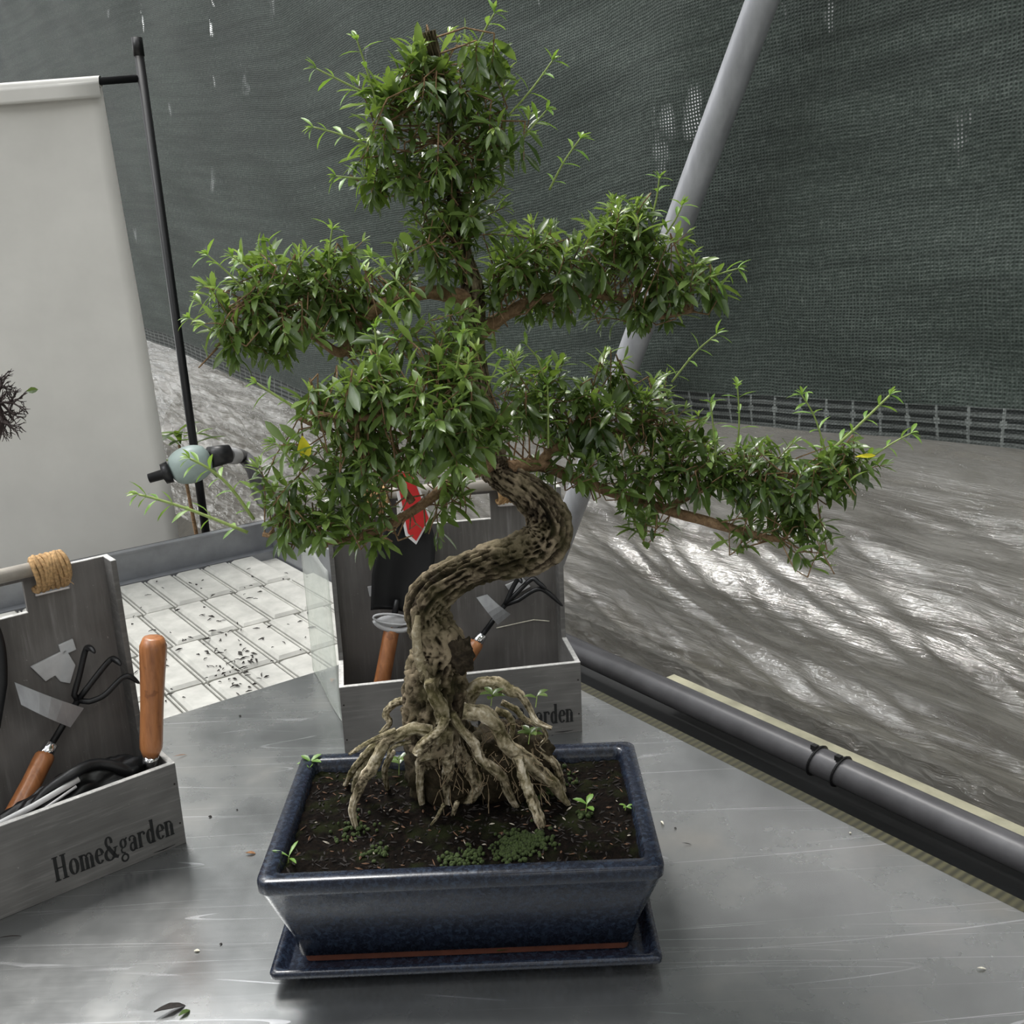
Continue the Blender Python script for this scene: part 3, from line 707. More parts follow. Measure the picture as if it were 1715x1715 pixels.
# contents of the left box tray
LB = lambda u, d, z: P1+U1*u+V1*d+Z*z
t = thing('hand_weeder', 'upright varnished wooden tool handle at the right end of the left box', 'garden tool', LB(-.0190, .030, .010))
b = MB(); handle_tube(b, LB(-.0185, .029, .118), LB(.003, .022, .2720), .0140, .0172, k=10); b.build('wooden_handle', HANDLE, t, smooth=True)
b = MB(); b.tube([LB(-.0205, .029, .105), LB(-.0188, .029, .119)], .0098, 14); b.build('ferrule', CHROME, t, smooth=True)
b = MB(); b.tube([LB(-.030, .034, .012), LB(-.0205, .029, .106)], .0045, 10); b.build('shaft', BLACKM, t, smooth=True)
def cloth(c, r, seed): 
    b = MB(); b.blob(c, r, 8, fn=lambda d: 1+.30*nz((d.x*2+seed, d.y*2, d.z*2), 1.3)+.13*nz((d.x*7, d.y*3+seed, d.z*9), 1)); return b
bl = MB(); bl.blob(Vector((0, 0, 0)), (.098, .030, .040), 9, fn=lambda d: 1+.22*nz((d.x*2+4, d.y*2, d.z*2), 1.5)+.10*nz((d.x*5, d.y*4, d.z*8), 1.4))
bl.v = [tuple(LB(-.125, .058, .072)+U1*q[0]+V1*q[1]+Z*(q[2]+q[0]*.22)) for q in bl.v]
t = thing('folded_cloth', 'glossy black folded gloves heaped in the left tool box tray', 'gloves', LB(-.12, .055, .03))
bl.build('glove_body', BLACKP, t, smooth=True)
for k in range(4):
    b = MB(); pp = [LB(-.165+i*.011, .040+k*.011+.004*sin(i), .088+.033*sin(pi*min(1, i/11))**.8+i*.0012-.006*k) for i in range(13)]
    b.tube(pp, [.004]+[.0068-.0006*k]*11+[.004], 10); b.build('finger', BLACKP, t, smooth=True)
b = MB(); b.tube([LB(-.23, .024, .098), LB(-.16, .026, .109), LB(-.105, .034, .118)], [(.0028, .004)]*3, 8); b.tube([LB(-.23, .018, .092), LB(-.15, .020, .104), LB(-.11, .030, .112)], [(.0012, .002)]*3, 6)
tag(b.build('plastic_strap', WHITEC, smooth=True), 'narrow white strap lying on the black gloves in the left box', 'strap')
b = MB(); b.blob(LB(-.10, .022, .094), (.012, .008, .005), 2); tag(b.build('blue_scrap', simple('blue_plastic', (.02, .08, .16), .4)), 'small blue scrap half hidden beneath the black gloves', 'scrap')
# clear panel left of the second box
b = MB(); q0 = atz(524, 1124, .001); q1 = P2-U2*(WB+.004)+V2*.112; hh = .25
rows = [[q0.lerp(q1, j/8)+Z*(.002+hh*i/14)+V2*(.006*sin(j*.9+i*.35)) for j in range(9)] for i in range(15)]
b.grid(rows, V2*.0012); tag(b.build('plastic_sheet', CLEAR, smooth=True), 'clear plastic sheet standing at the left side of the box behind the tree', 'plastic sheet')
# twine scrap in box 2
b = MB(); b.tube([P2+U2*u+V2*d+Z*z for u, d, z in [(-.105, .132, .126), (-.07, .131, .131), (-.045, .131, .134), (-.02, .131, .129)]], .0010, 5)
tag(b.build('twine_scrap', PALEBIT), 'pale thread stuck low on the back panel behind the trunk', 'thread')

# ------------------------------------------------------------------ pot, saucer, soil
CX, CY = -.0656, 1.0043
def ring(w, d, z, r, n=6):
    out = []
    for (sx, sy, a0) in ((1, -1, -90), (1, 1, 0), (-1, 1, 90), (-1, -1, 180)):
        for i in range(n+1):
            a = radians(a0+90*i/n); out.append(Vector((CX+sx*(w/2-r)+r*cos(a), CY+sy*(d/2-r)+r*sin(a), z)))
    return out
def lofted(b, rings, cap0=False, cap1=False):
    k = len(rings[0]); vs = [p for r in rings for p in r]
    fs = [(i*k+j, i*k+(j+1) % k, (i+1)*k+(j+1) % k, (i+1)*k+j) for i in range(len(rings)-1) for j in range(k)]
    if cap0: fs.append(tuple(range(k))[::-1])
    if cap1: fs.append(tuple(range((len(rings)-1)*k, len(rings)*k)))
    b.add(vs, fs)
pot = thing('bonsai_pot', 'glossy dark blue rectangular glazed bonsai pot filled with soil', 'pot', (CX, CY, .012))
b = MB(); lofted(b, [ring(*q) for q in [(.338, .193, .0230, .006), (.344, .199, .0235, .008), (.354, .209, .050, .009), (.396, .249, .113, .011), (.401, .254, .1165, .012), (.4015, .2545, .126, .012), (.400, .2535, .1295, .012), (.398, .251, .1305, .011),
      (.370, .224, .1305, .008), (.366, .220, .1285, .008), (.362, .216, .120, .008), (.352, .206, .100, .008), (.31, .17, .03, .008)]], True, True)
b.build('pot_body', GLAZE, pot, smooth=True)
b = MB(); lofted(b, [ring(*q) for q in [(.334, .190, .0135, .006), (.338, .193, .0235, .007)]], True, True)
b.build('unglazed_foot', TERRA, pot, smooth=False)
sau = thing('pot_saucer', 'shallow dark blue glazed saucer beneath the bonsai pot', 'saucer', (CX, CY, 0))
b = MB(); lofted(b, [ring(*q) for q in [(.350, .205, .001, .006), (.352, .207, .004, .006), (.384, .237, .013, .006), (.3955, .2485, .016, .006), (.3965, .2495, .0215, .006), (.395, .248, .0235, .006),
      (.384, .237, .0235, .006), (.379, .232, .022, .006), (.368, .221, .013, .006), (.364, .217, .0125, .006)]], True, True)
b.build('saucer_body', GLAZE, sau, smooth=True)
b = MB(); lofted(b, [ring(*q) for q in [(.343, .198, 0, .006), (.349, .204, .0012, .006)]], True, True); b.build('unglazed_base', TERRA, sau)
def soilz(x, y): return .117+.006*nz((x, y, 0), 14)+.003*nz((x, y, 2), 60)+.0016*nz((x, y, 4), 190)
b = MB(); rows = []
for i in range(110):
    rows.append([Vector((CX-.181+.362*j/170, CY-.108+.216*i/109, soilz(CX-.181+.362*j/170, CY-.108+.216*i/109))) for j in range(171)])
b.grid(rows); tag(b.build('potting_soil', SOIL, smooth=True), 'dark brown crumbly soil filling the blue bonsai pot', 'soil', kind='stuff')
b = MB()
for i in range(1000):
    x = CX+random.uniform(-.176, .176); y = CY+random.uniform(-.102, .104); p = Vector((x, y, soilz(x, y)+.001)); th = random.random()*6.3
    L = random.uniform(.001, .0045); d = Vector((cos(th), sin(th), random.uniform(-.2, .4)))
    b.m = 0 if random.random() < .78 else (1 if random.random() < .8 else 2)
    b.tube([p-d*L, p, p+d*L], [.0003, random.uniform(.0006, .0014), .0003], 4)
tag(b.build('bark_chips', [DARKBIT, simple('bark_chip_brown', (.11, .055, .028), .8, 0, .4, 300), simple('pale_grit', (.36, .32, .26), .8, 0, .3, 300)]), 'small bark chips and pale crumbs strewn over the dark soil', 'bark chips', kind='stuff')
b = MB()
mc = [(.065, -.060, .026, 330), (.050, -.072, .020, 120), (.008, -.078, .016, 80), (-.012, -.085, .012, 40), (.09, .04, .02, 60), (-.12, -.02, .022, 50), (-.09, -.065, .014, 30), (.13, -.01, .012, 25), (.1, .075, .03, 60)]
for cx_, cy_, r_, n_ in mc:
    for i in range(n_):
        x = CX+cx_+random.gauss(0, r_*.5); y = CY+cy_+random.gauss(0, r_*.45)
        if abs(x-CX) > .178 or abs(y-CY) > .105: continue
        h = random.uniform(.001, .0035); b.blob(Vector((x, y, soilz(x, y)+h)), (random.uniform(.0012, .003),)*2+(random.uniform(.0012, .003),), 1)
tag(b.build('moss', MOSS, smooth=True), 'low green moss cushions growing on the pot soil', 'moss', kind='stuff')

# ------------------------------------------------------------------ leaves
UPV = Z
def leaf(b, p, d, up, L, Wd, tint, curl=.25):
    d = d.normalized(); s = d.cross(up)
    if s.length < 1e-3: s = d.cross(X)
    s.normalize(); n = s.cross(d).normalized(); vs = []
    for t, w_ in ((0, .07), (.24, .56), (.54, 1), (.82, .74), (1, .03)):
        c = p+d*(L*t)-n*(curl*L*t*t); hw = Wd*.5*w_; up_ = n*(hw*.38)
        vs += [c-s*hw+up_, c, c+s*hw+up_]
    fs = []
    for i in range(4):
        a = i*3; fs += [(a, a+1, a+4, a+3), (a+1, a+2, a+5, a+4)]
    b.add(vs, fs, tint)
def rnd(): return Vector((random.gauss(0, 1), random.gauss(0, 1), random.gauss(0, 1))).normalized()
def shoot(bs, bl, p, d, L, n, Lf, young=.5, stemr=.0009, droop=0.0, base_t=.35):
    d = d.normalized(); pts = [p]; q = p; dd = d
    for i in range(n):
        dd = (dd+rnd()*.10+Z*(.06-droop)).normalized(); q = q+dd*(L/n); pts.append(q)
    bs.tube(pts, [stemr*(1-.5*i/n) for i in range(n+1)], 5, tint=.5)
    rot = random.random()*6
    for i in range(1, n+1):
        t = i/n; ax = (pts[i]-pts[i-1]).normalized(); u = ax.cross(X if abs(ax.x) < .8 else Y).normalized(); v = ax.cross(u)
        k = 2
        for j in range(k):
            a = rot+i*1.6+j*pi+random.uniform(-.3, .3); side = u*cos(a)+v*sin(a)
            sp = random.uniform(.75, 1.2) if t < .8 else random.uniform(.5, .9)
            ld = (ax*cos(sp)+side*sin(sp)-Z*.12)
            l = Lf*random.uniform(.7, 1.15)*(.75+.35*sin(pi*min(1, t*.9+.1))); l *= (.8 if t > .9 else 1)
            leaf(bl, pts[i], ld, Z*1.0+ax*.5+rnd()*.35, l, l*random.uniform(.24, .32), min(1, max(0, base_t+young*max(0, t-.55)+random.uniform(-.16, .16))), random.uniform(.05, .4))
    ax = (pts[-1]-pts[-2]).normalized()
    for j in range(4):
        leaf(bl, pts[-1], ax+rnd()*.45, Z+rnd()*.3, Lf*random.uniform(.3, .5), Lf*.10, min(1, base_t+young+.1), .15)
    return pts

# ------------------------------------------------------------------ the tree
tree = thing('bonsai_tree', 'bonsai tree with twisted mossy trunk, exposed pale roots and leafy green pads', 'bonsai tree', (-.075, 1.03, .116))
TR_ = None
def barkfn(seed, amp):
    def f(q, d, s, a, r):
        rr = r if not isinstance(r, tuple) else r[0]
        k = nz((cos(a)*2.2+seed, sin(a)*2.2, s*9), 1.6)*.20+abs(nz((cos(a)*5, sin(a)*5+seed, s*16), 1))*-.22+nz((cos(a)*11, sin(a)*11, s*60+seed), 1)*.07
        if TR_ is not None: TR_.append(min(1, max(0, .5+k*2.2+.5*nz((cos(a)*1.5+seed, sin(a), s*5), 1))))  # hollows darkened in the root colour: tint follows relief plus noise
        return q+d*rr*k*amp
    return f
TP = [(738, 1275, 1.035, 22), (734, 1245, 1.032, 38), (728, 1205, 1.028, 47), (727, 1160, 1.025, 50), (733, 1118, 1.026, 44), (738, 1085, 1.028, 38), (722, 1055, 1.03, 33), (713, 1020, 1.03, 33), (732, 988, 1.03, 32), (775, 962, 1.03, 29), (820, 944, 1.03, 30), (868, 932, 1.03, 33), (905, 912, 1.035, 36), (918, 885, 1.04, 34), (910, 855, 1.045, 31), (885, 828, 1.05, 28), (852, 806, 1.055, 26), (828, 785, 1.06, 24), (818, 750, 1.06, 22), (810, 700, 1.06, 21), (800, 640, 1.06, 20), (790, 580, 1.055, 20), (792, 520, 1.05, 20), (790, 480, 1.05, 19), (776, 430, 1.045, 15), (765, 370, 1.04, 13), (757, 300, 1.04, 11), (752, 220, 1.035, 9), (742, 150, 1.035, 8), (730, 100, 1.03, 9.5), (718, 52, 1.025, 11)]
tp = smooth_path(TP, 420); pts = [aty(x, y, Yd) for x, y, Yd, r in tp]; rad = [r*mpp(P) for P, (_, _, _, r) in zip(pts, tp)]
for i, P in enumerate(pts):
    pass
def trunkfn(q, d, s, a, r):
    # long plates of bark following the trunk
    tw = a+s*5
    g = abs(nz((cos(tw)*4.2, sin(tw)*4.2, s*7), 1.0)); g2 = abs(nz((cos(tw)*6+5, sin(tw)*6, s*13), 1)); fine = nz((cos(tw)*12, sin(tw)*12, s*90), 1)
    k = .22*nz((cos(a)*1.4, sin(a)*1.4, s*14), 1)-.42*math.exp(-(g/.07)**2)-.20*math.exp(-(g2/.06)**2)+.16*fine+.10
    TT.append(min(1, max(0, .55+k*2.6)))  # cavity shading put into the bark colour: tint darkens with fissure depth
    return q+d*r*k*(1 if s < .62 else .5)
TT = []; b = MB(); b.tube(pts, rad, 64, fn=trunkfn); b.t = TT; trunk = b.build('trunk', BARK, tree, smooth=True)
# knobs and cut stubs on the trunk
b = MB(); b.blob(aty(770, 1098, 1.012), (.014, .012, .019), 6, fn=lambda d: 1+.45*nz(d*2.2, 1.5)); b.build('trunk_knot', m_bark('dark_knot_bark', (.006, .005, .004), (.03, .022, .014), (.09, .07, .045), (.03, .03, .01), .3), tree, smooth=True)
b = MB(); b.tube([aty(x, y, 1.01) for x, y in ((740, 1150), (715, 1130), (700, 1095), (697, 1060), (700, 1030))], [.010, .010, .006, .005, .003], 14, fn=barkfn(3, 1.2)); b.build('trunk_ridge', ROOT, tree, smooth=True)
# roots traced in the photograph: (x, y, radius) in the enlarged crop
def z3(x, y): return 560+x/3.898, 1080+y/3.898
RT = [
 ([(620, 240, 34), (650, 330, 44), (700, 420, 50), (705, 510, 44), (690, 620, 42), (640, 700, 36), (565, 755, 30), (560, 850, 26), (560, 940, 24), (575, 1060, 18)], .982, 0),
 ([(730, 470, 30), (700, 540, 30), (640, 600, 34), (570, 660, 34), (535, 715, 30)], .985, .98),
 ([(640, 560, 44), (520, 545, 40), (420, 590, 36), (340, 635, 34), (290, 720, 36), (250, 800, 38), (190, 880, 34), (150, 970, 28), (118, 1080, 24), (148, 1215, 14)], .995, 0),
 ([(400, 555, 18), (300, 600, 17), (200, 650, 16), (130, 695, 13), (95, 715, 8)], .99, .97),
 ([(340, 600, 26), (230, 690, 24), (150, 780, 22), (110, 840, 20), (60, 940, 12)], 1.02, 0),
 ([(300, 640, 28), (215, 770, 26), (150, 870, 26), (125, 970, 16)], 1.03, 0),
 ([(450, 365, 26), (385, 385, 24), (335, 450, 22), (360, 510, 20), (300, 580, 14)], 1.03, 1.02),
 ([(770, 450, 26), (830, 550, 28), (910, 640, 32), (950, 740, 32), (1040, 810, 34), (1100, 870, 31), (1130, 960, 28), (1200, 1075, 18)], .99, 0),
 ([(840, 430, 50), (960, 450, 52), (1055, 520, 46), (1090, 600, 44), (1150, 680, 48), (1250, 750, 50), (1340, 830, 46), (1420, 895, 42), (1470, 970, 30), (1545, 1060, 12)], .998, 0),
 ([(1200, 730, 36), (1235, 860, 34), (1270, 960, 36), (1305, 1050, 36), (1340, 1140, 32), (1360, 1230, 20)], .99, 0),
 ([(800, 450, 60), (870, 350, 52), (940, 265, 46), (1050, 255, 44), (1150, 300, 38), (1215, 330, 26), (1275, 420, 20), (1320, 500, 18), (1420, 545, 12)], 1.03, 1.0),
 ([(1090, 375, 20), (1180, 420, 20), (1250, 490, 17), (1380, 530, 13)], 1.04, 1.03),
 ([(1050, 430, 26), (1130, 460, 24), (1165, 530, 20), (1150, 620, 16)], 1.03, 1.03),
 ([(740, 540, 44), (735, 680, 42), (745, 800, 38), (730, 920, 30), (745, 1060, 18)], 1.0, 0),
 ([(760, 560, 46), (820, 710, 44), (880, 820, 46), (935, 900, 42), (900, 990, 34), (850, 1055, 22)], 1.015, 0),
 ([(1230, 620, 32), (1370, 720, 28), (1440, 780, 26), (1475, 870, 22), (1505, 980, 14)], 1.04, 0),
 ([(500, 635, 14), (420, 650, 13), (370, 680, 12), (350, 720, 9)], .995, .985),
 ([(600, 740, 26), (620, 860, 22), (645, 980, 16)], 1.02, 0),
 ([(900, 800, 26), (990, 880, 22), (1020, 980, 14)], 1.03, 0),
 ([(1350, 530, 14), (1385, 600, 12), (1340, 660, 9), (1310, 760, 7)], 1.03, 1.05),
 ([(380, 700, 20), (330, 820, 20), (350, 960, 14)], 1.03, 0),
 ([(1120, 700, 24), (1180, 820, 20), (1150, 960, 14)], 1.04, 0),
 ([(800, 1030, 16), (780, 1090, 14), (770, 1120, 10)], .985, 0),
 ([(715, 1040, 12), (665, 1130, 10), (620, 1190, 5)], .985, 0),
]
for k, (rp, Y0, Y1) in enumerate(RT):
    n = len(rp)
    if Y1 == 0:
        ex, ey = z3(*rp[-1][:2]); Y1 = atz(ex, ey, .112).y
    sp = smooth_path([(*z3(x, y), r/3.898*1.08, Y0+(Y1-Y0)*(i/(n-1))**1.25) for i, (x, y, r) in enumerate(rp)], n*9)
    P = [aty(x, y, Yd) for x, y, r, Yd in sp]; R = [max(.0008, q[2]*mpp(p)) for q, p in zip(sp, P)]
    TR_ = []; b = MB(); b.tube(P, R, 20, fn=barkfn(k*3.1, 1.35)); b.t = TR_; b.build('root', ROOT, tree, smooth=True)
TR_ = None
# tangled core below the trunk
def corefn(d): return 1+.22*nz(d*3, 1.5)+.12*nz(d*9, 1)
b = MB(); b.blob(Vector((-.082, 1.055, .150)), (.050, .036, .055), 9, fn=corefn); b.blob(Vector((-.020, 1.055, .150)), (.055, .035, .050), 8, fn=corefn)
b.build('root_core', m_bark('dark_root_fibre', (.006, .005, .003), (.03, .022, .013), (.08, .06, .035), (.03, .028, .01), .4), tree, smooth=True)
# fine fibres
b = MB()
for i in range(150):
    x0 = random.uniform(640, 1350); y0 = random.uniform(500, 950); p = aty(*z3(x0, y0), 1.0+random.random()*.02); q = p+Vector((random.gauss(0, .01), random.gauss(-.004, .008), -abs(random.gauss(.012, .010))))
    b.tube([p, (p+q)/2+rnd()*.004, q], .0004, 4)
b.build('root_fibres', simple('dry_root_hair', (.20, .15, .09), .9), tree)['kind'] = 'stuff'

# main branches: (px, py, Y, radius px)
BR = {
 'ul': [(790, 505, 1.05, 15), (750, 492, 1.03, 14), (705, 492, 1.02, 11), (650, 505, 1.01, 10), (600, 545, 1.01, 9), (572, 590, 1.01, 9), (520, 560, 1.0, 6), (450, 530, .99, 5), (400, 510, .98, 4)],
 'ul2': [(650, 505, 1.01, 7), (580, 500, 1.03, 6), (500, 480, 1.03, 4)],
 'ur': [(800, 560, 1.055, 13), (835, 535, 1.05, 12), (880, 510, 1.06, 10), (950, 490, 1.07, 9), (1030, 500, 1.07, 7), (1090, 530, 1.06, 6), (1160, 520, 1.05, 4)],
 'fr': [(815, 690, 1.06, 12), (790, 660, 1.0, 11), (740, 670, .95, 9), (680, 690, .93, 7), (600, 700, .92, 6), (520, 690, .92, 4)],
 'll': [(822, 780, 1.06, 14), (770, 800, 1.0, 11), (700, 850, .97, 8), (640, 885, .96, 7), (580, 905, .955, 6), (500, 905, .95, 5), (440, 895, .95, 4)],
 'll2': [(690, 840, .97, 7), (650, 790, .96, 6), (580, 740, .95, 5), (500, 700, .95, 4)],
 'lr': [(850, 785, 1.055, 14), (900, 778, 1.07, 12), (960, 800, 1.09, 10), (1040, 830, 1.10, 9), (1120, 855, 1.09, 9), (1190, 875, 1.08, 9), (1260, 895, 1.07, 7), (1310, 905, 1.06, 5)],
 'lr2': [(900, 778, 1.07, 9), (960, 730, 1.10, 8), (1040, 720, 1.12, 6), (1100, 700, 1.12, 4)],
 'lr3': [(1120, 850, 1.09, 7), (1200, 810, 1.09, 6), (1300, 800, 1.08, 5), (1400, 790, 1.07, 4)],
}
BPTS = {}
for k, q in BR.items():
    sp = smooth_path(q, len(q)*8); P = [aty(x, y, Yd) for x, y, Yd, r in sp]; BPTS[k] = P
    b = MB(); b.tube(P, [s[3]*mpp(p)*1.0 for s, p in zip(sp, P)], 14, fn=barkfn(ord(k[0]), .7)); b.build('branch', BARK2, tree, smooth=True)
TR = pts
BPTS['tr'] = [p for p, s in zip(pts, tp) if s[1] < 470]
PADS = {
 'top': [(730, 130, 105, 80, 1.03, 30), (640, 195, 85, 90, 1.02, 26), (835, 205, 80, 80, 1.03, 24), (735, 265, 115, 80, 1.02, 34), (700, 90, 70, 50, 1.03, 14), (640, 280, 60, 55, 1.04, 12), (760, 345, 105, 75, 1.03, 28), (730, 410, 100, 65, 1.02, 24), (790, 90, 45, 45, 1.03, 8)],
 'ul': [(415, 500, 80, 75, .99, 30), (490, 515, 90, 95, 1.0, 34), (570, 490, 85, 80, 1.01, 28), (640, 475, 65, 65, 1.01, 18), (400, 570, 50, 40, .98, 10), (480, 450, 110, 40, 1.0, 16), (600, 560, 60, 50, 1.03, 12), (565, 435, 60, 30, 1.0, 8)],
 'ur': [(870, 430, 75, 80, 1.05, 24), (950, 420, 85, 75, 1.05, 28), (1040, 400, 80, 75, 1.05, 26), (1110, 440, 75, 75, 1.05, 24), (1165, 470, 50, 50, 1.04, 12), (960, 495, 110, 50, 1.07, 22), (1070, 500, 80, 45, 1.06, 14), (840, 470, 50, 60, 1.04, 10), (1060, 350, 45, 30, 1.05, 6)],
 'fr': [(640, 650, 80, 65, .93, 26), (720, 660, 85, 80, .92, 32), (790, 660, 70, 70, .94, 24), (700, 580, 90, 50, .97, 20), (790, 560, 65, 45, .99, 14), (590, 700, 70, 50, .93, 16), (740, 740, 80, 60, .92, 24), (640, 760, 90, 50, .93, 22), (815, 720, 50, 60, .96, 12), (560, 665, 70, 45, .93, 12)],
 'll': [(500, 860, 70, 50, .95, 18), (590, 850, 80, 60, .95, 22), (670, 850, 70, 55, .95, 20), (740, 840, 50, 60, .97, 14), (480, 800, 60, 40, .96, 8), (560, 790, 70, 40, .95, 14), (620, 890, 60, 28, .96, 8), (480, 740, 40, 40, .95, 5)],
 'lr': [(920, 690, 65, 80, 1.09, 24), (1000, 690, 80, 75, 1.10, 28), (1080, 690, 70, 65, 1.11, 22), (980, 770, 85, 45, 1.07, 20), (1080, 780, 85, 55, 1.08, 26), (1170, 780, 80, 60, 1.08, 26), (1260, 785, 80, 60, 1.07, 26), (1340, 790, 80, 60, 1.07, 26), (1410, 785, 50, 45, 1.06, 14), (1310, 860, 85, 38, 1.07, 16), (1360, 880, 45, 28, 1.06, 6), (1100, 830, 50, 30, 1.08, 6), (1170, 720, 60, 35, 1.09, 8), (900, 620, 50, 40, 1.09, 8), (1440, 765, 45, 28, 1.06, 6), (1235, 893, 42, 22, 1.06, 4), (1350, 905, 32, 32, 1.05, 6), (1075, 868, 34, 18, 1.06, 4), (875, 665, 50, 70, 1.06, 14), (1020, 630, 80, 35, 1.10, 10)],
}
ANCH = {'top': ['tr'], 'ul': ['ul', 'ul2'], 'ur': ['ur'], 'fr': ['fr'], 'll': ['ll', 'll2'], 'lr': ['lr', 'lr2', 'lr3']}
for pad, blobs in PADS.items():
    bl = MB(); bs = MB(); anch = [p for k in ANCH[pad] for p in BPTS[k]]
    for bx, by, rx, ry, Yd, n in blobs:
        c = aty(bx, by, Yd); s = mpp(c); n = int(n*.76)
        for i in range(n):
            v = rnd()*random.random()**.36*1.06
            o = CA*(v.x*rx*s)+CB*(v.z*ry*s)+Y*(v.y*min(rx, ry)*s*.85)
            tipdir = (o*14+Z*random.uniform(.0, .75)+rnd()*.45-Y*.15)
            if v.z < -.35: tipdir -= Z*.8
            tipdir.normalize(); L = random.uniform(.020, .045)+(.018*random.random() if v.z > .3 else 0); tip = c+o; base = tip-tipdir*L
            a = min(random.sample(anch, max(3, len(anch)//6)), key=lambda q: (q-base).length)
            if (a-base).length < .085:
                mid = a.lerp(base, .55)+rnd()*.006-tipdir*.006
                bs.tube([a, mid, base], [.0010, .0008, .0007], 4)
            tx = (tip-CAM); qx = 857.5+F*tx.dot(CA)/tx.dot(CC); qy = 857.5-F*tx.dot(CB)/tx.dot(CC)
            if pad in ('ll', 'fr') and 645 < qx < 735 and qy > 792 and random.random() < .93: continue
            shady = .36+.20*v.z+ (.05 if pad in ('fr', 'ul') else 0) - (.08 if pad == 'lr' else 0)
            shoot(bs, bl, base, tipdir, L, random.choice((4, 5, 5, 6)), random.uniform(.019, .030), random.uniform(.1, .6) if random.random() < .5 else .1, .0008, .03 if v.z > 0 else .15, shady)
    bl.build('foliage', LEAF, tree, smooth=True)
    bs.build('twigs', BARK2, tree)
# long pale shoots traced one by one
SH = [
 (.95, [(415, 892), (330, 858), (270, 838), (232, 828)]), (.95, [(425, 870), (385, 815), (350, 785), (318, 768)]),
 (.96, [(702, 515), (660, 465), (622, 432)]), (1.05, [(920, 318), (945, 270), (972, 232)]), (1.09, [(1125, 640), (1165, 590), (1200, 560)]),
 (1.05, [(918, 750), (918, 690), (917, 645)]), (1.06, [(1385, 760), (1430, 720), (1490, 662)]), (1.06, [(1440, 780), (1490, 745), (1525, 726)]),
 (1.06, [(1385, 765), (1365, 700), (1343, 662)]), (.94, [(600, 760), (520, 700), (430, 642)]), (.94, [(540, 830), (500, 785), (462, 742)]),
 (1.02, [(620, 245), (570, 225), (525, 213)]), (1.02, [(610, 155), (570, 135), (530, 115)]), (1.02, [(630, 170), (612, 110), (598, 68)]),
 (1.03, [(795, 85), (812, 50), (828, 22)]), (1.03, [(850, 195), (890, 150), (925, 102)]), (1.03, [(850, 260), (885, 220), (915, 185)]),
 (.98, [(420, 500), (385, 460), (348, 428)]), (.98, [(450, 520), (420, 455), (390, 430)]), (.98, [(385, 570), (350, 550), (318, 533)]),
 (1.04, [(1150, 480), (1195, 462), (1235, 450)]), (1.05, [(1110, 400), (1130, 370), (1142, 345)]), (1.08, [(1235, 760), (1238, 700), (1235, 648)]),
 (1.05, [(910, 630), (900, 600), (882, 578)]), (.95, [(800, 690), (820, 640), (840, 600)]), (1.03, [(620, 300), (590, 298), (563, 295)]),
 (1.0, [(550, 450), (552, 415), (556, 385)]), (.93, [(640, 640), (632, 590), (628, 550)]), (1.07, [(1200, 780), (1195, 720), (1190, 675)]),
 (1.0, [(480, 450), (462, 430), (450, 405)]), (.93, [(760, 640), (770, 590), (775, 560)]), (1.05, [(1090, 370), (1100, 330), (1104, 300)]),
]
for Yd, q in SH:
    bs = MB(); bl = MB(); sp = smooth_path(q, 10); P = [aty(x, y, Yd-.01*i/10) for i, (x, y) in enumerate(sp)]
    Lg = sum((P[i+1]-P[i]).length for i in range(9)); r0 = .0011 if Lg < .08 else .0017
    bs.tube(P, [r0*(1-.35*i/9) for i in range(10)], 8); so = bs.build('shoot', STEM, tree, smooth=True)
    n = max(2, int(Lg/.016)); rot = random.random()*3
    for i in range(n+1):
        t = (i+.6)/(n+.6); j = min(8, int(t*9)); p = P[j].lerp(P[j+1], t*9-j) if i < n else P[-1]; ax = (P[j+1]-P[j]).normalized()
        u = ax.cross(Y).normalized(); v = ax.cross(u)
        for s_ in range(2):
            a = rot+i*1.57+s_*pi; side = u*cos(a)+v*sin(a); l = random.uniform(.014, .024)*(.8 if i == n else 1)
            leaf(bl, p, ax*.6+side*.8-Z*.1, Z+rnd()*.3, l, l*.24, random.uniform(.3, .8), random.uniform(.2, .55))
    ax = (P[-1]-P[-2]).normalized()
    for s_ in range(5): leaf(bl, P[-1], ax*.9+rnd()*.6, Z+rnd()*.3, random.uniform(.007, .013), .0035, random.uniform(.6, 1), .3)
    bl.build('young_leaves', LEAFY, so, smooth=True)
# two yellow leaves
for x, y, Yd, dx, dz in ((506, 742, .94, .1, -1), (1432, 765, 1.05, 1, .1)):
    b = MB(); leaf(b, aty(x, y-12 if dz < 0 else y, Yd), Vector((dx, -.1, dz)), Vector((.1, -1, .5)), .022, .013 if dz < 0 else .005, .5); b.build('yellow_leaf', YELLOW, tree, smooth=True)

# ------------------------------------------------------------------ little weeds, litter
def sprout(p, label, n=5, L=.012, h=.012, mat=LEAFY, rw=.45):
    t = thing('seedling', label, 'seedling', p); b = MB(); q = p+Vector((.002, 0, h)); b.tube([p-Z*.003, q], .0006, 5); b.build('stem', STEM, t)
    b = MB()
    for i in range(n):
        a = i*2.4+p.x*40; leaf(b, q-Z*h*.3*(i % 2), Vector((cos(a), sin(a)*.8, .5)), Z, L, L*rw, .3+.1*(i % 3), .3)
    b.build('leaves', mat, t, smooth=True)
def S(x, y): 
    P = atz(x, y, .117); P.z = soilz(P.x, P.y); return P
sprout(S(519, 1292), 'tiny green seedling at the back left corner of the pot', 5, .016, .012)
sprout(S(482, 1448), 'thin pale seedling at the front left corner of the pot', 3, .020, .008, rw=.2)
sprout(S(980, 1362), 'small seedling with one yellow leaf on the right of the soil', 3, .016, .012)
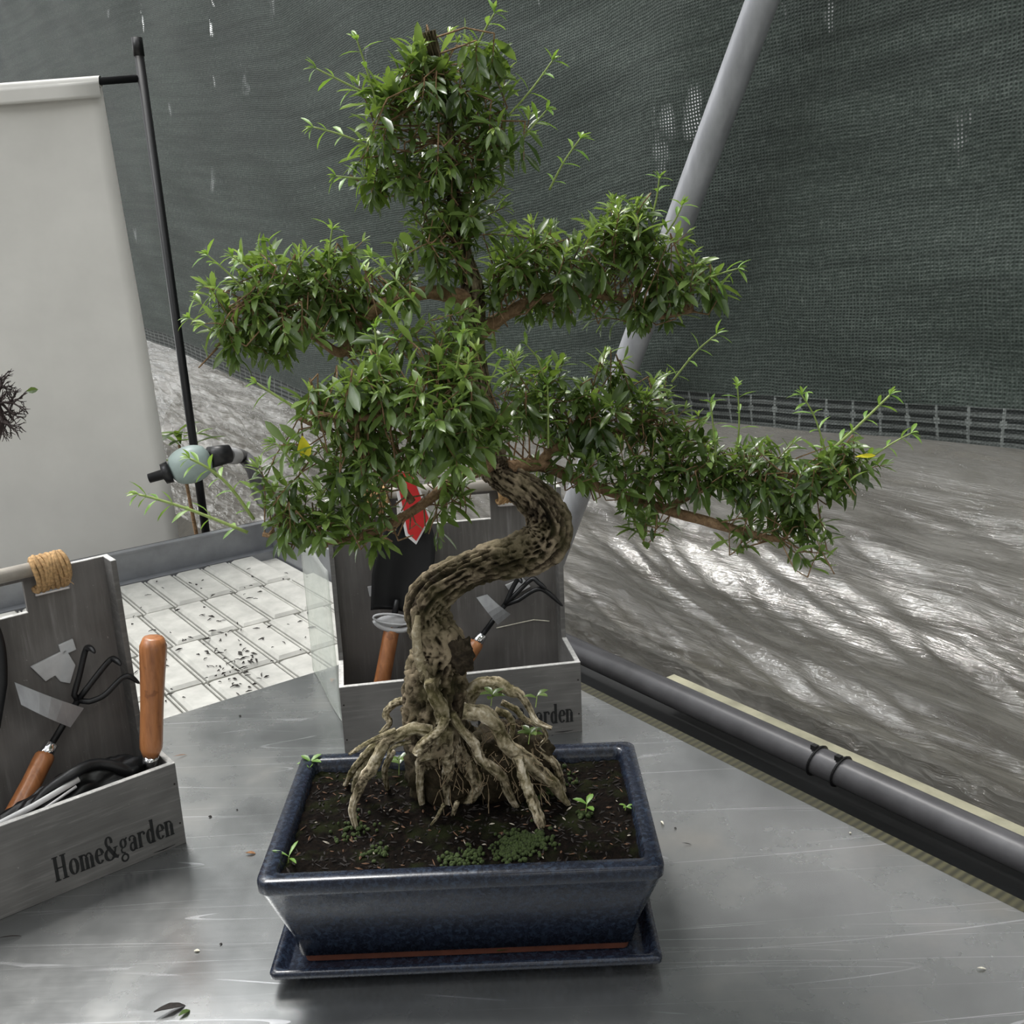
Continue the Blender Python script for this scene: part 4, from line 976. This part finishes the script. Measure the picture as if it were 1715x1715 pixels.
sprout(S(1046, 1362), 'low green seedling near the right inner wall of the pot', 4, .008, .005)
sprout(S(668, 1300), 'round-leaved weed beneath the left roots', 5, .014, .022, LEAF, .7)
for k, (x, y, lb) in enumerate(((822, 1168, 'green weed sprouting from the arched root top'), (897, 1170, 'round-leaved weed on the right tip of the arched root'), (885, 1232, 'leafy weed under the right end of the arched root'))):
    p = aty(x, y+10, 1.0); sprout(p, lb, 7 if k != 1 else 3, .014, .010, LEAF, .55)
def bit(name, x, y, label, mat, L=.006, W_=.0025, th=0, z=0, cat='leaf', hump=.2):
    p = atz(x, y, z)+Z*.0012; b = MB(); d = Vector((cos(th), sin(th), 0)); leaf(b, p-d*L/2, d, Z, L, W_, .3, hump)
    n = len(b.v); b.v += [(q[0], q[1], q[2]-.0006) for q in b.v]; b.t += b.t; b.f += [tuple(i+n for i in f[::-1]) for f in b.f]; b.mi += b.mi
    mz = min(q[2] for q in b.v); b.v = [(q[0], q[1], q[2]-mz+z+.0001) for q in b.v]
    tag(b.build(name, mat, smooth=True), label, cat)
bit('dry_leaf', 420, 1431, 'small brown dry leaf on the table left of the pot', DRYLEAF, .012, .005, .1)
bit('dry_leaf', 557, 1142, 'reddish brown dry leaf at the left foot of the box behind the tree', DRYLEAF, .022, .009, 1.6)
bit('dark_leaf', 285, 1694, 'shrivelled dark leaf near the bottom edge of the photo', DARKBIT, .030, .009, .5)
bit('green_leaf', 309, 1699, 'small fallen green leaf beside the shrivelled dark one', LEAF, .013, .006, .9)
bit('green_leaf', 848, 1594, 'fallen green leaf lying in the front of the saucer', LEAF, .020, .006, .35, .0135)
bit('pale_petal', 330, 1594, 'tiny yellowish petal on the table below the left box', PALEBIT, .006, .004, .2)
bit('crumb', 352, 1369, 'black crumb on the table right of the printed words', DARKBIT, .005, .004, 0, cat='crumb')
bit('crumb', 17, 1573, 'thin dark stick on the table below the left box', DARKBIT, .024, .0015, .35, cat='crumb')
bit('pale_fleck', 1109, 1380, 'white fleck on the table just right of the pot', PALEBIT, .012, .003, 1.7, cat='fleck')
bit('pale_fleck', 1644, 1624, 'white fleck alone near the bottom right corner of the table', PALEBIT, .009, .003, 0, cat='fleck')
bit('crumb', 1131, 1388, 'tiny dark crumb beside the white fleck right of the pot', DARKBIT, .004, .002, .3, cat='crumb')
bit('crumb', 1150, 1415, 'short dark fibre on the table right of the pot', DARKBIT, .012, .001, -.1, cat='crumb')
bit('dry_twig', 302, 1268, 'short brown stalk by the back right corner of the left box', DRYLEAF, .020, .0015, .6, cat='twig')
bit('pale_fleck', 1424, 1396, 'pale speck on the table near the middle of the pipe', PALEBIT, .003, .003, 0, cat='fleck')
bit('crumb', 402, 1200, 'black crumb on the table behind the pot, nearest its far edge', DARKBIT, .004, .004, 0, cat='crumb')
bit('crumb', 397, 1357, 'faint dark crumb on the table left of the pot wall', DARKBIT, .003, .002, 0, cat='crumb')
bit('crumb', 370, 1582, 'dark crumb between the two seams left of the saucer', DARKBIT, .004, .002, 1, cat='crumb')

# ------------------------------------------------------------------ leafless bonsai at the left edge and plant behind the pole
CRM = simple('dark_twig_bark', (.03, .018, .016), .8, 0, .3, 200, .3)
bp = aty(-70, 980, 1.95); bp.z = TZ
t = thing('leafless_bonsai', 'leafless dark twiggy bonsai poking in at the left edge before the banner', 'bonsai tree', bp)
b = MB(); c = aty(-6, 662, 1.9)
b.tube([bp+Z*.06, bp+Z*.2+X*.01, c-Z*.05, c], [.012, .010, .007, .004], 10)
def br(p, d, L, r, lev):
    q = p+d*L; m_ = p.lerp(q, .5)+rnd()*L*.12; b.tube([p, m_, q], [r, r*.8, r*.6], 5)
    if lev:
        for k in range(3): br(p.lerp(q, random.uniform(.5, 1)), (d+rnd()*.8).normalized(), L*random.uniform(.6, .85), r*.65, lev-1)
for k in range(11): br(c-Z*random.uniform(0, .04), (rnd()+Vector((.25, 0, .15))).normalized(), .030, .0030, 3)
b.build('trunk_and_twigs', CRM, t)
b = MB(); b.tube([bp, bp+Z*.05, bp+Z*.06], [.04, .055, .055], 16); b.build('pot', TERRA, t, smooth=True)
b = MB(); leaf(b, aty(44, 656, 1.88), Vector((1, 0, .2)), Vector((0, -1, .3)), .020, .012, .1); b.build('leaf', LEAF, t)
pp = aty(300, 745, 2.95); gp = Vector((pp.x, pp.y, -.82))
t = thing('leafy_plant', 'dark leafy plant growing between the banner and the plastic film', 'plant', gp)
b = MB(); b.tube([gp, gp.lerp(pp, .5)+X*.03, pp], [.012, .008, .004], 8); b.build('stem', BARK2, t, smooth=True)
b = MB()
for k in range(34):
    a = random.random()*6.3; leaf(b, pp+Vector((random.uniform(-.01, .06), random.uniform(-.03, .03), random.uniform(-.07, .04))), Vector((cos(a), sin(a)*.6, random.uniform(-.3, .8))), Z, random.uniform(.06, .11), .022, random.uniform(.0, .45), .25)
b.build('leaves', LEAF, t, smooth=True)
